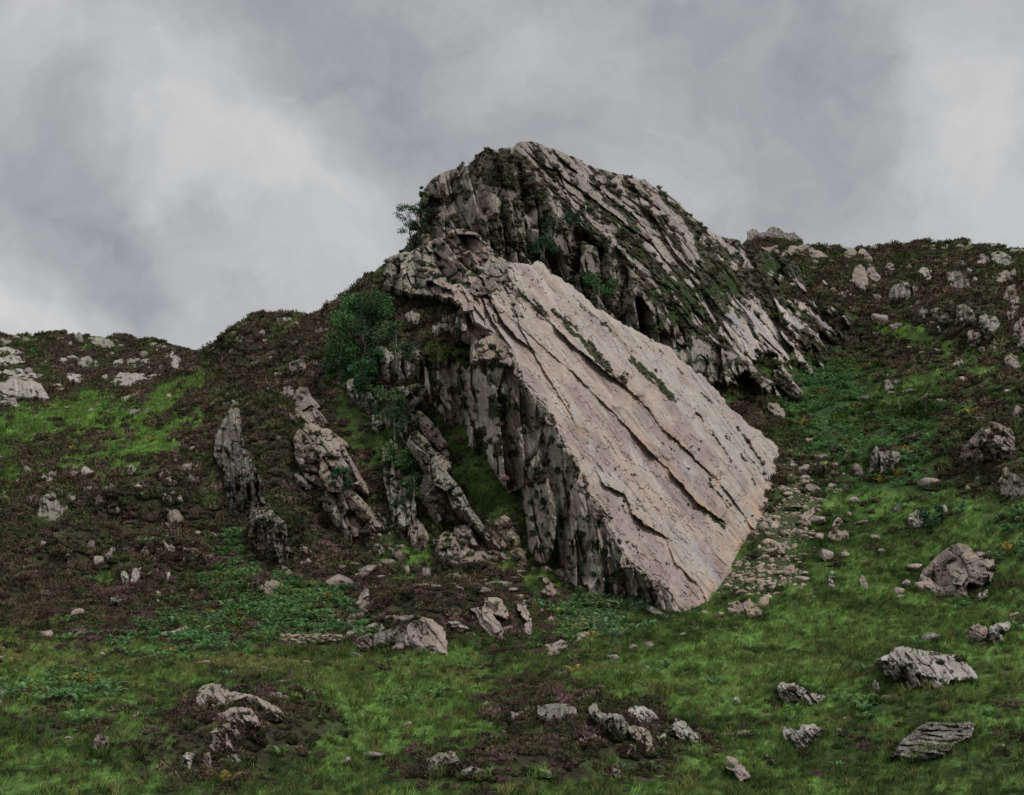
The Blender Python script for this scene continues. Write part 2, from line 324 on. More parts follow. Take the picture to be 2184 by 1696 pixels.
# ------------------------------------------------------------------ what grows where: weights of grass, heather, bracken, stones
# strokes (kind, u, v, radius u, radius v, slope in degrees, strength)
ST = [
 ('g', 560, 760, 60, 14, -35, .9), ('g', 430, 870, 70, 18, -30, .9), ('g', 520, 960, 18, 50, 15, .7), ('b', 350, 1150, 60, 30, 0, .7), ('b', 150, 1230, 80, 20, 0, .8), ('b', 2000, 960, 50, 40, 0, .7), ('g', 2150, 760, 40, 20, 0, .6), ('b', 1870, 880, 120, 40, 10, .9), ('g', 2030, 900, 60, 20, -10, .6), ('h', 560, 1560, 120, 70, 0, .6), ('h', 1300, 1500, 110, 40, 15, .7),
 # big heather covers
 ('h', 250, 1100, 420, 210, -8, 1.0), ('h', 600, 980, 230, 280, 20, 1.0), ('h', 330, 740, 380, 90, 0, 1.0), ('h', 620, 740, 190, 90, -30, .9), ('h', 60, 940, 70, 70, 0, .8), ('h', 820, 640, 130, 70, -20, 1.0),
 ('h', 150, 1280, 260, 70, 5, .6), ('h', 1200, 420, 400, 200, 30, 1.0), ('h', 1700, 640, 200, 140, 30, 1.0), ('h', 2050, 640, 240, 130, 10, .95), ('g', 2100, 600, 50, 16, 30, .6), ('g', 2010, 700, 60, 14, 30, .6), ('b', 1930, 790, 120, 30, 5, .7), ('b', 2080, 1000, 60, 40, 0, .5), ('h', 1880, 770, 150, 45, 15, .7), ('b', 1800, 760, 90, 40, 20, .8), ('b', 1760, 800, 80, 40, 20, .9), ('g', 1900, 840, 130, 40, 0, .5),
 ('h', 2100, 940, 130, 120, 0, .9), ('h', 1600, 870, 90, 60, 30, .8), ('h', 970, 1300, 190, 60, 0, 1.5), ('h', 960, 1215, 90, 40, 10, .8),
 ('h', 470, 1590, 210, 110, -15, 1.4), ('h', 560, 1490, 120, 60, 10, .7), ('h', 1230, 1560, 230, 90, 20, 1.35), ('h', 1020, 1640, 260, 60, -5, 1.4), ('h', 1400, 1590, 130, 70, 20, .8), ('h', 1130, 1470, 120, 50, 15, .7),
 ('h', 1860, 1420, 60, 60, 10, 1.0), ('h', 1690, 1470, 60, 40, 20, .6), ('h', 1200, 1390, 120, 30, 0, .7), ('h', 2140, 1640, 60, 50, 0, .5), ('h', 1700, 1050, 60, 110, 20, .5), ('h', 720, 1200, 120, 60, 15, .9), ('h', 250, 1350, 60, 18, 0, 1.0), ('h', 420, 1300, 30, 12, 0, .9), ('h', 500, 1340, 60, 16, 0, .9),
 ('h', 1800, 930, 130, 30, 10, .5), ('h', 1640, 1000, 40, 60, 0, .7), ('h', 1440, 1375, 90, 22, 0, .4), ('h', 880, 740, 60, 40, 0, .9), ('h', 1960, 1300, 30, 15, 0, .4), ('h', 780, 1560, 40, 20, 0, .3),
 # grass
 ('g', 1092, 1700, 1300, 190, 0, .95), ('g', 1092, 1445, 1300, 60, 0, .9), ('g', 1750, 1400, 420, 110, 0, .9), ('g', 100, 900, 190, 38, -12, 1.1), ('g', 25, 980, 80, 60, -20, 1.2), ('g', 280, 950, 120, 30, -22, 1.2), ('g', 350, 860, 110, 26, -30, 1.1),
 ('g', 440, 800, 90, 18, -30, .9), ('g', 630, 690, 60, 16, -15, 1.4), ('g', 520, 790, 60, 22, -30, .8), ('g', 370, 930, 120, 22, -28, 1.0), ('g', 500, 900, 50, 20, -20, .6), ('g', 150, 1010, 60, 20, -20, .8), ('g', 1700, 560, 60, 14, 25, .5), ('g', 1850, 790, 60, 20, 10, .6), ('g', 1980, 820, 90, 22, 5, .8), ('g', 2050, 800, 80, 14, -5, .6), ('b', 2030, 820, 90, 20, -5, .6), ('b', 2120, 1180, 80, 50, 0, .6), ('g', 1300, 610, 30, 14, 20, .8), ('g', 560, 720, 70, 12, -25, .7), ('g', 470, 1040, 22, 50, 20, 1.8), ('g', 330, 1010, 70, 16, -15, .7), ('g', 300, 1090, 25, 20, 0, .7), ('g', 720, 800, 45, 40, 40, .9), ('g', 760, 870, 40, 70, 30, 1.0), ('g', 830, 960, 45, 60, 35, .9),
 ('g', 1010, 960, 60, 70, 45, .7), ('g', 1050, 1030, 40, 70, 35, .7), ('b', 1020, 1000, 40, 70, 40, .7), ('g', 210, 1240, 50, 18, 0, 1.5), ('g', 260, 1010, 60, 12, -15, .8), ('g', 60, 1130, 40, 12, 0, .6), ('b', 60, 1190, 60, 18, 0, .9), ('g', 850, 1190, 120, 22, 5, .9), ('g', 1180, 1230, 60, 22, 10, .9), ('g', 1900, 1180, 260, 150, 0, .8), ('g', 1860, 690, 50, 40, 20, 1.0), ('g', 1930, 715, 40, 16, 25, 1.2), ('g', 2000, 750, 50, 15, 25, .9),
 ('g', 1740, 1330, 400, 60, 0, .9), ('g', 1980, 545, 60, 20, 0, .6), ('g', 870, 1150, 30, 40, 30, .8), ('g', 2080, 860, 80, 25, -20, .5), ('g', 1560, 1420, 300, 60, 0, .6), ('g', 300, 1200, 40, 25, 0, .2),
 # bracken
 ('b', 480, 1330, 300, 65, -4, 1.15), ('b', 620, 1270, 120, 40, 0, 1.0), ('b', 500, 1180, 55, 90, 30, 1.7), ('h', 1030, 1000, 26, 60, 40, .5), ('b', 110, 1475, 160, 32, 0, 1.3), ('b', 320, 1440, 120, 16, -5, .8), ('b', 1300, 1325, 150, 46, 12, 1.25), ('b', 1230, 1370, 110, 22, -10, 1.0),
 ('b', 1800, 850, 160, 50, 20, .95), ('b', 1720, 900, 90, 50, 20, 1.1), ('b', 1830, 960, 110, 45, 10, .9), ('b', 1960, 900, 70, 45, -35, 1.0), ('b', 1900, 1030, 90, 40, 0, .8), ('b', 2120, 1090, 90, 40, 0, .7), ('b', 2090, 870, 80, 20, 10, .6),
 ('b', 1640, 1400, 110, 14, 4, .5), ('b', 1950, 1270, 60, 30, 0, .5), ('h', 1560, 1500, 110, 14, 8, .6), ('h', 1800, 1600, 150, 14, 5, .6), ('h', 1500, 1450, 60, 8, 0, .6), ('h', 700, 1450, 160, 10, 0, .6), ('h', 180, 1560, 70, 14, 0, .7), ('h', 1900, 1180, 50, 20, 0, .5), ('h', 1780, 1200, 30, 14, 0, .5), ('b', 1830, 1348, 65, 12, 0, 1.3), ('b', 1830, 1500, 90, 22, 0, 1.3), ('b', 2120, 1430, 60, 16, -15, 1.0), ('b', 890, 1495, 120, 22, -8, 1.0), ('b', 1390, 1640, 60, 20, 10, 1.1), ('b', 420, 1130, 60, 40, 0, .5), ('b', 2140, 1340, 60, 20, 0, .9), ('b', 620, 1620, 60, 25, 20, .4), ('b', 1985, 1105, 32, 26, 0, 1.2), ('b', 1280, 605, 26, 14, 20, 1.2), ('b', 60, 1640, 120, 30, 0, .2), ('b', 900, 1250, 40, 14, 0, .6), ('b', 2030, 1250, 60, 60, 30, .5),
 # stones
 ('s', 1700, 1150, 120, 160, 8, .5), ('s', 1655, 1120, 55, 120, 8, 1.3), ('s', 1600, 1240, 90, 45, -15, 1.2), ('s', 1720, 1050, 45, 110, 15, .7), ('s', 780, 900, 30, 80, 30, .75), ('s', 860, 1160, 80, 30, 10, .8), ('s', 740, 1215, 110, 25, 0, .6), ('s', 1100, 1235, 110, 18, 8, .8), ('s', 1720, 1260, 80, 40, 0, .6)]
def veg(u, v):
    """weights g, h, b, s at a survey point"""
    wu = u + (fbm(u / 42., v / 30., 101, 3) - .5) * 90 + (fbm(u / 9., v / 7., 105, 2) - .5) * 16
    wv = v + (fbm(u / 42. + 9, v / 30., 103, 3) - .5) * 46 + (fbm(u / 9. + 5, v / 7., 107, 2) - .5) * 10
    W = {'g': np.full(u.shape, .56), 'h': np.full(u.shape, .34), 'b': np.zeros(u.shape), 's': np.zeros(u.shape)}
    for k, cu, cv_, ru, rv, deg, a in ST:
        m = (abs(u - cu) < 2.6 * max(ru, rv) + 70) & (abs(v - cv_) < 2.6 * max(ru, rv) + 50)
        if not m.any(): continue
        p, q = rot(wu[m] - cu, wv[m] - cv_, deg)
        W[k][m] = W[k][m] + a * np.exp(-((p / ru) ** 2 + (q / rv) ** 2) ** 1.3)
    near = sstep(1370, 1500, v)
    nz = .62 * fbm(u / (18 + 34 * near), v / (10 + 12 * near), 111, 3) + .38 * fbm(u / (5.5 + 10 * near), v / (4 + 4 * near), 112, 2)
    W['h'] = W['h'] + (nz - .5) * (2.4)
    W['g'] = W['g'] + (fbm(u / 60., v / 34., 113, 3) - .5) * 1.1
    W['b'] = W['b'] + ((fbm(u / 22., v / 13., 117, 3) - .5) * 1.5 + (fbm(u / 6., v / 4.5, 118, 2) - .5) * .8) * (W['b'] > .15)
    W['s'] = W['s'] + (fbm(u / 12., v / 9., 119, 2) - .5) * 1.6 * (W['s'] > .1)
    return W
HEATH = np.array((.046, .045, .027)); GRASS = np.array((.052, .094, .024)); GRASS2 = np.array((.104, .182, .046)); STRAW = np.array((.165, .165, .062)); BRACK = np.array((.072, .142, .052)); SOIL = np.array((.05, .035, .025)); SCREE = np.array((.30, .25, .205))
def grass_tone(u, v):
    t = fbm(u / 70., v / 22., 131, 4)
    c = mix3(GRASS * .7, GRASS2, sstep(.36, .64, .6 * t + .4 * fbm(u / 190., v / 60., 137, 2)))
    c = c * (.52 + .85 * sstep(.3, .7, fbm(u / 15., v / 7., 139, 3)))[..., None]
    straw = 1.2 * np.exp(-((v - 1404 - (u - 500) * .02) / 24) ** 2) * sstep(.40, .62, fbm(u / 120., v / 10., 133, 3)) * sstep(900, 500, u)
    straw = straw + .55 * np.exp(-((v - 1440) / 40) ** 2) * sstep(.5, .7, fbm(u / 90., v / 14., 134, 3))
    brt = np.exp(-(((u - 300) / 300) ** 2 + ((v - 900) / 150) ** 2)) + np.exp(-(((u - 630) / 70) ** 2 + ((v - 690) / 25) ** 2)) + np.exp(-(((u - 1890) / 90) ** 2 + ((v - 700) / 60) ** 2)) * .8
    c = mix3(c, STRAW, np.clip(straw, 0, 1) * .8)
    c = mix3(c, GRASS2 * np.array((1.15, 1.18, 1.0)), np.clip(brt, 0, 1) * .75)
    gully_grass = np.exp(-(((u - 1000) / 110) ** 2 + ((v - 980) / 150) ** 2)) + np.exp(-(((u - 800) / 90) ** 2 + ((v - 870) / 120) ** 2))  # duller green for the grass in the two gullies
    c = mix3(c, GRASS * .9, np.clip(gully_grass, 0, 1) * .8)
    return c

# the ground sheet
us = np.concatenate([np.linspace(-900, -270, 40)[:-1], np.arange(-270, -60, 8.), np.arange(-60, 2244, 3.0), np.arange(2244, 2450, 8.), np.linspace(2450, 3100, 40)])
nt_rows = 400
tt = np.linspace(0, 1, nt_rows)
skv = skyline(us)
Ug = np.repeat(us[None], nt_rows, 0)
Vg = 2100 + (skv[None] - 2100) * (tt[:, None] ** .80)
Dg = ground_D0(Ug, Vg)
Dg = Dg - ground_bump(Ug, Vg, Dg)
GPOS = unproj(Ug, Vg, Dg)
Wg = veg(Ug, Vg)
stack = np.stack([Wg['g'], Wg['h'], Wg['b'], Wg['s'] * .9], -1)
soft = np.exp(stack * 5.5); soft /= soft.sum(-1, keepdims=True)
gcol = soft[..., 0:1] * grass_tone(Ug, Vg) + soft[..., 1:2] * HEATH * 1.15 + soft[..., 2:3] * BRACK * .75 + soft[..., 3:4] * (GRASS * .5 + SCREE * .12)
# behind the skyline the land falls away, in front it runs on under the camera
last = GPOS[-1]
dirh = last[:, :2] / np.linalg.norm(last[:, :2], axis=1, keepdims=True)
back = []
for dist, drop in ((1.5, .3), (4, 1.4), (10, 6), (30, 22), (90, 50), (400, 80), (3000, 80)):
    b = last.copy(); b[:, :2] += dirh * dist; b[:, 2] = np.minimum(last[:, 2] - drop, last[:, 2] * .999); back.append(b)
first = GPOS[0]
front = []
for y in (-400, -120, -30, 0, 15, 25):
    b = first.copy(); k = (y - first[:, 1]) ; b[:, 1] = y; b[:, 0] = first[:, 0] * (1 + .5 * abs(k) / 60); b[:, 2] = first[:, 2] - .055 * np.minimum(first[:, 1] - y, 60) ; front.append(b)
allp = np.concatenate([np.stack(front), GPOS, np.stack(back)], 0)
allc = np.concatenate([np.repeat(gcol[:1], len(front), 0), gcol, np.repeat(gcol[-1:], len(back), 0)], 0)
nr, nc = allp.shape[:2]
idx = np.arange(nr * nc).reshape(nr, nc)
gf = np.stack([idx[:-1, :-1], idx[:-1, 1:], idx[1:, 1:], idx[1:, :-1]], -1).reshape(-1, 4)
ground = mesh_obj('ground', allp.reshape(-1, 3), gf, M_GROUND, allc.reshape(-1, 3), smooth=True)
tag(ground, kind='structure')
def ground_D(u, v):
    u = np.atleast_1d(np.asarray(u, float)); v = np.atleast_1d(np.asarray(v, float))
    D = ground_D0(u, v); return D - ground_bump(u, v, D)
# ------------------------------------------------------------------ rock faces
def slab_w(u, v): return .0078125 + (np.asarray(u, float) - 1480) * -2.575e-6 + (np.asarray(v, float) - 1310) * 3.5034e-6
def slab_D(u, v): return 1 / slab_w(u, v)
def rbf(pts):
    p = np.array(pts, float); n = len(p)
    K = np.zeros((n + 3, n + 3)); K[:n, :n] = np.hypot(p[:, None, 0] - p[None, :, 0], p[:, None, 1] - p[None, :, 1]) / 1000
    Q = np.c_[np.ones(n), p[:, 0] / 1000, p[:, 1] / 1000]; K[:n, n:] = Q; K[n:, :n] = Q.T
    w = np.linalg.solve(K, np.r_[100 / p[:, 2], 0, 0, 0])
    def f(u, v):
        r = w[n] + w[n + 1] * u / 1000 + w[n + 2] * v / 1000
        for i in range(n): r = r + w[i] * np.hypot(u - p[i, 0], v - p[i, 1]) / 1000
        return 100 / r
    return f
MASK = np.zeros((850, 1093), np.int16)       # survey sheet at half size: 0 ground, >0 rock
RS = []                                      # rock surfaces for plants: (positions, growing weight, size, kind)
PINK = np.array((.372, .298, .254)); MAUVE = np.array((.205, .158, .146)); GREY = np.array((.285, .272, .222)); PALE = np.array((.375, .338, .30)); BLUE = np.array((.27, .275, .31)); TAN = np.array((.36, .285, .195)); DARK = np.array((.115, .102, .092)); OCHRE = np.array((.40, .255, .165)); MOSS = np.array((.17, .19, .03)); BROWN = np.array((.235, .185, .15)); WHITE = np.array((.52, .50, .46))
PAL = {'p': (PINK, MAUVE * 1.4, PALE), 'g': (GREY, GREY * .7, BROWN), 'm': (MAUVE, MAUVE * .7, BROWN * 1.1), 'w': (PALE, GREY, WHITE), 't': (TAN, BROWN, PALE), 'd': (DARK * 1.2, DARK * .8, GREY), 'n': (BROWN * 1.15, MAUVE, PALE * .85)}
def rock_col(u, v, pal, deg, s, size=10.):
    A, B, C = PAL[pal]
    a, c = rot(u, v, deg)
    n1 = fbm(u / (size * 2.2), v / (size * 2.2), s + 201, 4); n2 = fbm(a / (size * 3), c / (size * .35), s + 203, 3); n3 = fbm(u / 2.6, v / 2.6, s + 205, 2)
    col = mix3(np.broadcast_to(A, u.shape + (3,)), B, sstep(.46, .68, n1) * .75)
    col = mix3(col, C, sstep(.52, .74, n2) * .75)
    return col * (.80 + .4 * n3)[..., None]
def sheet(name, poly, Dfun, offfun, colfun, step=1.5, warp=(5., 16.), thick=5., mat=None, parent=None, mid=1, vegfun=None, vsize=.45, seed=0, mask=True, outset=0, cut=None):
    P = np.asarray(poly, float); pad = 10
    u0, v0 = P.min(0) - pad; u1, v1 = P.max(0) + pad
    U, V = np.meshgrid(np.arange(u0, u1, step), np.arange(v0, v1, step))
    a, l = warp
    Uw = U + (fbm(U / l, V / l, seed + 301, 3) - .5) * 2 * a; Vw = V + (fbm(U / l, V / l, seed + 307, 3) - .5) * 2 * a
    sd = sdf(P, Uw, Vw) + outset
    ins = sd > 0
    if cut is not None: ins &= cut(U, V, sd)
    D = Dfun(U, V)
    off = offfun(U, V, sd)
    col = colfun(U, V, sd)
    if vegfun is not None:
        g, hk = vegfun(U, V, sd)
        gg = sstep(.35, .65, g)
        off = off + gg * (.25 + .5 * (fbm(U / 5., V / 4., seed + 311, 2) - .3))
        vc = mix3(np.broadcast_to(HEATH * 1.2, U.shape + (3,)), GRASS * .42, hk)
        col = mix3(col, vc, gg)
    D = D - off
    shown = D < ground_D0(U, V) - .3
    q = ins[:-1, :-1] & ins[1:, :-1] & ins[:-1, 1:] & ins[1:, 1:]
    idx = -np.ones(U.shape, int)
    used = np.zeros(U.shape, bool)
    used[:-1, :-1] |= q; used[1:, :-1] |= q; used[:-1, 1:] |= q; used[1:, 1:] |= q
    idx[used] = np.arange(used.sum())
    Pm = unproj(U, V, D)
    f = np.stack([idx[1:, :-1][q], idx[1:, 1:][q], idx[:-1, 1:][q], idx[:-1, :-1][q]], -1)
    # rim: every outer edge runs back into the hill, so the face is a thick body of rock
    e = np.concatenate([f[:, [0, 1]], f[:, [1, 2]], f[:, [2, 3]], f[:, [3, 0]]])
    n = used.sum()
    key = e.min(1) * (n + 1) + e.max(1)
    uq, first_, cnt = np.unique(key, return_index=True, return_counts=True)
    be = e[first_[cnt == 1]]
    rim = np.unique(be); rmap = -np.ones(n, int); rmap[rim] = n + np.arange(len(rim))
    V3 = Pm[used]; C3 = col[used]
    Vs = [V3]; Cs = [C3]; quads = [f]
    b1_ = V3[rim] * (1 + thick / np.linalg.norm(V3[rim], axis=1, keepdims=True)); b1_[:, 2] -= thick * .12
    Vs.append(b1_); Cs.append(C3[rim] * .9)
    quads.append(np.stack([be[:, 1], be[:, 0], rmap[be[:, 0]], rmap[be[:, 1]]], -1))
    allv = np.concatenate(Vs)
    o = mesh_obj(name, allv, np.concatenate(quads), mat or M_ROCK, np.concatenate(Cs), parent)
    if mask:
        mu = np.clip((U[ins] / 2).astype(int), 0, 1092); mv = np.clip((V[ins] / 2).astype(int), 0, 849); sel = shown[ins]; MASK[mv[sel], mu[sel]] = mid
    if vegfun is not None:
        w = np.where(ins, sstep(.42, .6, g), 0)
        w = w * D * D / F / F * step * step
        RS.append((Pm, w, hk, U, V, vsize))
    return o

# ---- the great slab: smooth bedding face on the right, broken cliff on the left
ARETE = [(993, 640), (1010, 690), (1051, 708), (1069, 725), (1095, 766), (1113, 810), (1142, 851), (1162, 866), (1177, 895), (1186, 919), (1203, 957), (1221, 977), (1239, 1004), (1247, 1030), (1262, 1074), (1280, 1097), (1297, 1129), (1324, 1170), (1341, 1202), (1367, 1217), (1397, 1240), (1426, 1267), (1452, 1305)]
SLABP = ARETE + [(1467, 1316), (1508, 1317), (1529, 1314), (1543, 1299), (1526, 1275), (1561, 1267), (1596, 1246), (1613, 1200), (1607, 1166), (1640, 1157), (1621, 1128), (1643, 1118), (1637, 1083), (1659, 1074), (1670, 1047), (1669, 1009), (1668, 971), (1646, 938), (1599, 906), (1585, 894), (1538, 843), (1497, 799), (1450, 768), (1421, 735), (1377, 716), (1333, 691), (1312, 680), (1274, 654), (1233, 621), (1192, 589), (1172, 583), (1166, 568), (1145, 553), (1134, 566), (1119, 561), (1090, 557), (1074, 574), (1092, 600), (1040, 616), (1012, 628)]
STEPS = [([(1064, 590), (1093, 613), (1131, 644), (1175, 688), (1221, 735), (1288, 790), (1332, 822), (1386, 875), (1405, 906), (1467, 962), (1514, 1009), (1560, 1060)], 1.25, 60, (.25, 1, .8, .1)),
         ([(1050, 640), (1151, 734), (1227, 799), (1303, 875), (1338, 912), (1388, 965), (1420, 997), (1455, 1035), (1482, 1068), (1537, 1108)], 1.05, 40, (.1, .3, 1.1, .7)),
         ([(1270, 1000), (1288, 1035), (1332, 1053), (1347, 1092), (1380, 1122), (1420, 1146)], 1.0, 34, (.1, .9, 1.1, .3)),
         ([(1092, 640), (1110, 700), (1160, 790), (1215, 880), (1240, 930)], .5, 30, (.8, 1, .6, .2)),
         ([(1040, 625), (1075, 690), (1102, 720), (1140, 750)], 1.3, 26, (1, 1, .7, .2)),
         ([(1030, 640), (1052, 690), (1068, 712), (1092, 745)], 1.0, 18, (1, 1, .5, .1)),
         ([(1420, 1150), (1440, 1200), (1490, 1250), (1510, 1290)], .45, 22, (.2, .8, 1, 1)),
         ([(1520, 1010), (1560, 1060), (1600, 1120), (1625, 1150)], .5, 22, (.3, .9, 1, .6)),
         ([(1230, 640), (1300, 700), (1370, 765)], .35, 25, (.6, .8, .6, .2)),
         ([(1660, 1010), (1600, 960), (1540, 880)], .0, 22, (0, 0, 0, 0))]
VLINES = [([(1209, 693), (1240, 722), (1288, 775), (1332, 812)], 8, 1.0), ([(1348, 766), (1375, 790), (1410, 825), (1446, 853)], 8, 1.0), ([(1178, 662), (1225, 700), (1270, 742)], 4, .8),
          ([(1072, 594), (1131, 640), (1170, 678)], 7, .8), ([(1345, 734), (1400, 790), (1450, 860)], 2.2, .7), ([(1570, 905), (1610, 960), (1634, 1010)], 2.6, .8), ([(1530, 890), (1590, 985), (1620, 1050), (1638, 1090)], 2.4, .7),
          ([(1505, 1020), (1545, 1070), (1590, 1120)], 3.0, .8), ([(1467, 1075), (1500, 1090), (1545, 1125)], 5, .7), ([(1297, 1129), (1320, 1150), (1345, 1200)], 3, .5), ([(1320, 1070), (1360, 1130), (1400, 1190), (1420, 1240)], 2, .5),
          ([(1385, 720), (1450, 790), (1520, 860)], 1.8, .5), ([(1190, 600), (1260, 670), (1340, 740)], 2., .6), ([(1480, 870), (1540, 950), (1600, 1050)], 1.8, .6), ([(1250, 850), (1330, 960), (1400, 1060)], 1.5, .4), ([(1150, 800), (1210, 900), (1290, 1010)], 2., .5), ([(1530, 1050), (1575, 1095), (1600, 1130)], 3., .7)]
def prof(p, t): return np.interp(t, [0, .33, .7, 1], p)
def slab_off(u, v, sd):
    off = np.zeros(u.shape)
    for pts, h, ext, p in STEPS:
        if h == 0: continue
        wu = u + (fbm(u / 14., v / 14., 401, 3) - .5) * 5; wv = v + (fbm(u / 9., v / 9., 403, 3) - .5) * 5
        d, sg, t = line_sd(pts, wu, wv)
        k = h * prof(p, t) * (.35 + 1.1 * sstep(.3, .6, fbm(u / 45., v / 45., 407, 2))) * np.where((t > 0) & (t < 1), 1, np.exp(-d / 12.))
        off += np.where(sg > 0, k * np.exp(-d / ext), 0) + np.where(sg < 0, -.25 * k * np.exp(-d / (ext * .25)), 0)
    a, c = rot(u, v, 53.)
    wig = (fbm(u / 30., v / 30., 405, 3) - .5)
    off += (fbm(a / 170. + wig, c / 34., 411, 4) - .5) * .9 + (fbm(a / 60., c / 9. + wig * 2, 413, 3) - .5) * .20
    f1, df, bx, by, h1, h2, h3 = worley(a / 95. + wig * 1.2, c / 11. + wig * 2.4, 415)
    br = sstep(.42, .62, fbm(a / 40., c / 10., 417, 2))
    off += (h1 - .5) * .11 - .24 * np.exp(-(df / .045) ** 2) * br
    f1, df2, bx, by, h1b, h2, h3 = worley(a / 26. + wig, c / 5.0 + wig * 2, 419)
    br2 = sstep(.5, .66, fbm(a / 30. + 7, c / 14., 421, 2))
    off += (h1b - .5) * .10 * br2 - .10 * np.exp(-(df2 / .07) ** 2) * br2
    # cross joints
    x2, y2 = rot(u, v, -20.)
    f1, df3, *_ = worley(x2 / 46. + wig, y2 / 60. + wig, 431, .95)
    off -= .16 * 1.5 * np.exp(-(df3 / .022) ** 2) * sstep(.46, .56, fbm(u / 25., v / 25., 433, 2))
    off -= .9 * np.exp(-np.maximum(sd, 0) / 3.2)
    top = sstep(760, 600, v) * sstep(1130, 1040, u)
    o2, *_ = crag(u, v, 58, 34, 11, 1.9, s=441)
    off += top * o2
    return off
def slab_veg(u, v, sd):
    g = np.zeros(u.shape)
    for pts, w, k in VLINES:
        d, sg, t = line_sd(pts, u + (fbm(u / 10., v / 10., 451, 2) - .5) * 8, v)
        g = np.maximum(g, k * np.exp(-(d / w) ** 2) * ((.42 if w > 3.5 else .05) + 1.2 * sstep(.35 if w > 3.5 else .46, .62 if w > 3.5 else .66, fbm(rot(u, v, 50.)[0] / 26., rot(u, v, 50.)[1] / 6., 453, 3))))
    a, c = rot(u, v, 53.)
    fl = fbm(a / 15., c / 1.7, 455, 2)
    g = np.maximum(g, sstep(.85, .89, fl) * .9 * sstep(.4, .6, fbm(u / 60., v / 60., 457, 2)))
    return np.clip(g, 0, 1), sstep(.4, .6, fbm(u / 20., v / 20., 459, 2))
def slab_col(u, v, sd):
    a, c = rot(u, v, 53.)
    col = mix3(np.broadcast_to(PINK, u.shape + (3,)), PALE * 1.03, sstep(.42, .60, fbm(a / 150., c / 13., 461, 4)) * .85)
    mau = sstep(.50, .70, fbm(a / 110. + 5, c / 26., 463, 4) + .10 * np.exp(-(((u - 1330) / 130) ** 2 + ((v - 960) / 130) ** 2)))
    col = mix3(col, MAUVE * 1.35, mau * .82)
    col = mix3(col, PALE * .78, sstep(.60, .72, fbm(a / 50., c / 3.2, 465, 3)) * .4)
    rust = np.zeros(u.shape)
    for pts, h, ext, p in STEPS[:4]:
        d, sg, t = line_sd(pts, u, v); rust = np.maximum(rust, np.exp(-(d / 7) ** 2) * sstep(.3, .7, t))
    rust = np.maximum(rust, 1.2 * np.exp(-(np.maximum(sd, 0) / 55) ** 2) * sstep(1040, 1120, v + (u - 1480) * .35) * sstep(1470, 1520, u))
    rust *= sstep(.42, .60, fbm(u / 17., v / 21., 467, 3))
    col = mix3(col, OCHRE * 1.08, rust * .65)
    d, sg, t = line_sd([(1478, 1160), (1520, 1215), (1552, 1262)], u, v)
    col = mix3(col, BLUE * 1.15, np.exp(-(d / 11) ** 2) * .55 * sstep(.35, .5, fbm(a / 20., c / 3., 469, 2)))
    blu = sstep(.56, .66, fbm(a / 120. + 9, c / 7., 471, 3)) * sstep(1380, 1480, u) * sstep(1150, 1000, v)
    col = mix3(col, BLUE, blu * .3)
    col = mix3(col, PALE * 1.08, np.exp(-(np.maximum(sd, 0) / 7) ** 2) * sstep(1500, 1400, u) * .7)
    f1, df, bx, by, h1, h2, h3 = worley(a / 26., c / 5.0, 473)
    stk = sstep(.60, .72, fbm(a / 150., c / 4.5, 475, 3)) * sstep(.4, .6, fbm(u / 90., v / 90., 477, 2)); col = mix3(col, MAUVE * .7, stk * .5)
    li = sstep(.66, .74, fbm(u / 7., v / 7., 479, 3)); col = mix3(col, PALE * 1.15, li * .35)
    return col * (.86 + .14 * h1)[..., None]
slab = empty('rock_slab', tuple(unproj(1470, 1315, 127.)))
tag(slab, 'huge smooth tilted slab of pale pink rock with a broken dark cliff down its left side', 'rock slab')
_inv = Matrix.Translation(-Vector(slab.location))
def under(o, root):
    o.matrix_parent_inverse = Matrix.Translation(-Vector(root.location)); return o
o = sheet('slab_face', SLABP, slab_D, slab_off, slab_col, 1.35, (6.5, 17.), 6., M_SLAB, slab, 1, slab_veg, .17, 11)
under(o, slab); tag(o, 'smooth pale pink bedding face scored by long slanting grooves')

CLIFFP = [(993, 640), (1010, 690), (1054, 712), (1069, 725), (1097, 766), (1116, 810), (1146, 851), (1166, 866), (1180, 895), (1190, 919), (1206, 957), (1224, 977), (1243, 1004), (1251, 1030), (1266, 1074), (1284, 1097), (1300, 1129), (1327, 1170), (1345, 1202), (1370, 1217), (1400, 1240), (1429, 1267), (1457, 1309),
          (1431, 1312), (1390, 1302), (1337, 1298), (1278, 1284), (1223, 1256), (1182, 1218), (1138, 1201), (1104, 1140), (1100, 1103), (1088, 1070), (1085, 1053), (1060, 1022), (1042, 992), (1036, 975), (1010, 960), (992, 948), (951, 922), (946, 885), (926, 868), (905, 825), (905, 800), (896, 760), (930, 745), (962, 752), (975, 770), (995, 790), (1004, 775), (1000, 749), (1008, 725), (966, 702), (975, 668)]
_ap = [(x, y, float(slab_D(x, y)) - .15) for x, y in ARETE[2::2]]
cliff_D = rbf(_ap + [(896, 765, 160), (930, 830, 155.5), (950, 900, 152.5), (995, 945, 149.8), (1042, 985, 146), (1089, 1053, 143), (1107, 1110, 141.5), (1138, 1193, 138.5), (1223, 1249, 135), (1278, 1275, 133), (1390, 1295, 129.2), (1450, 1308, 126.8), (969, 763, 155), (995, 650, 150.5), (1000, 740, 150.6), (1003, 850, 149.5), (1080, 900, 145.5), (1120, 1000, 142.5), (1180, 1100, 138.8), (1250, 1200, 134.8), (970, 700, 153)])
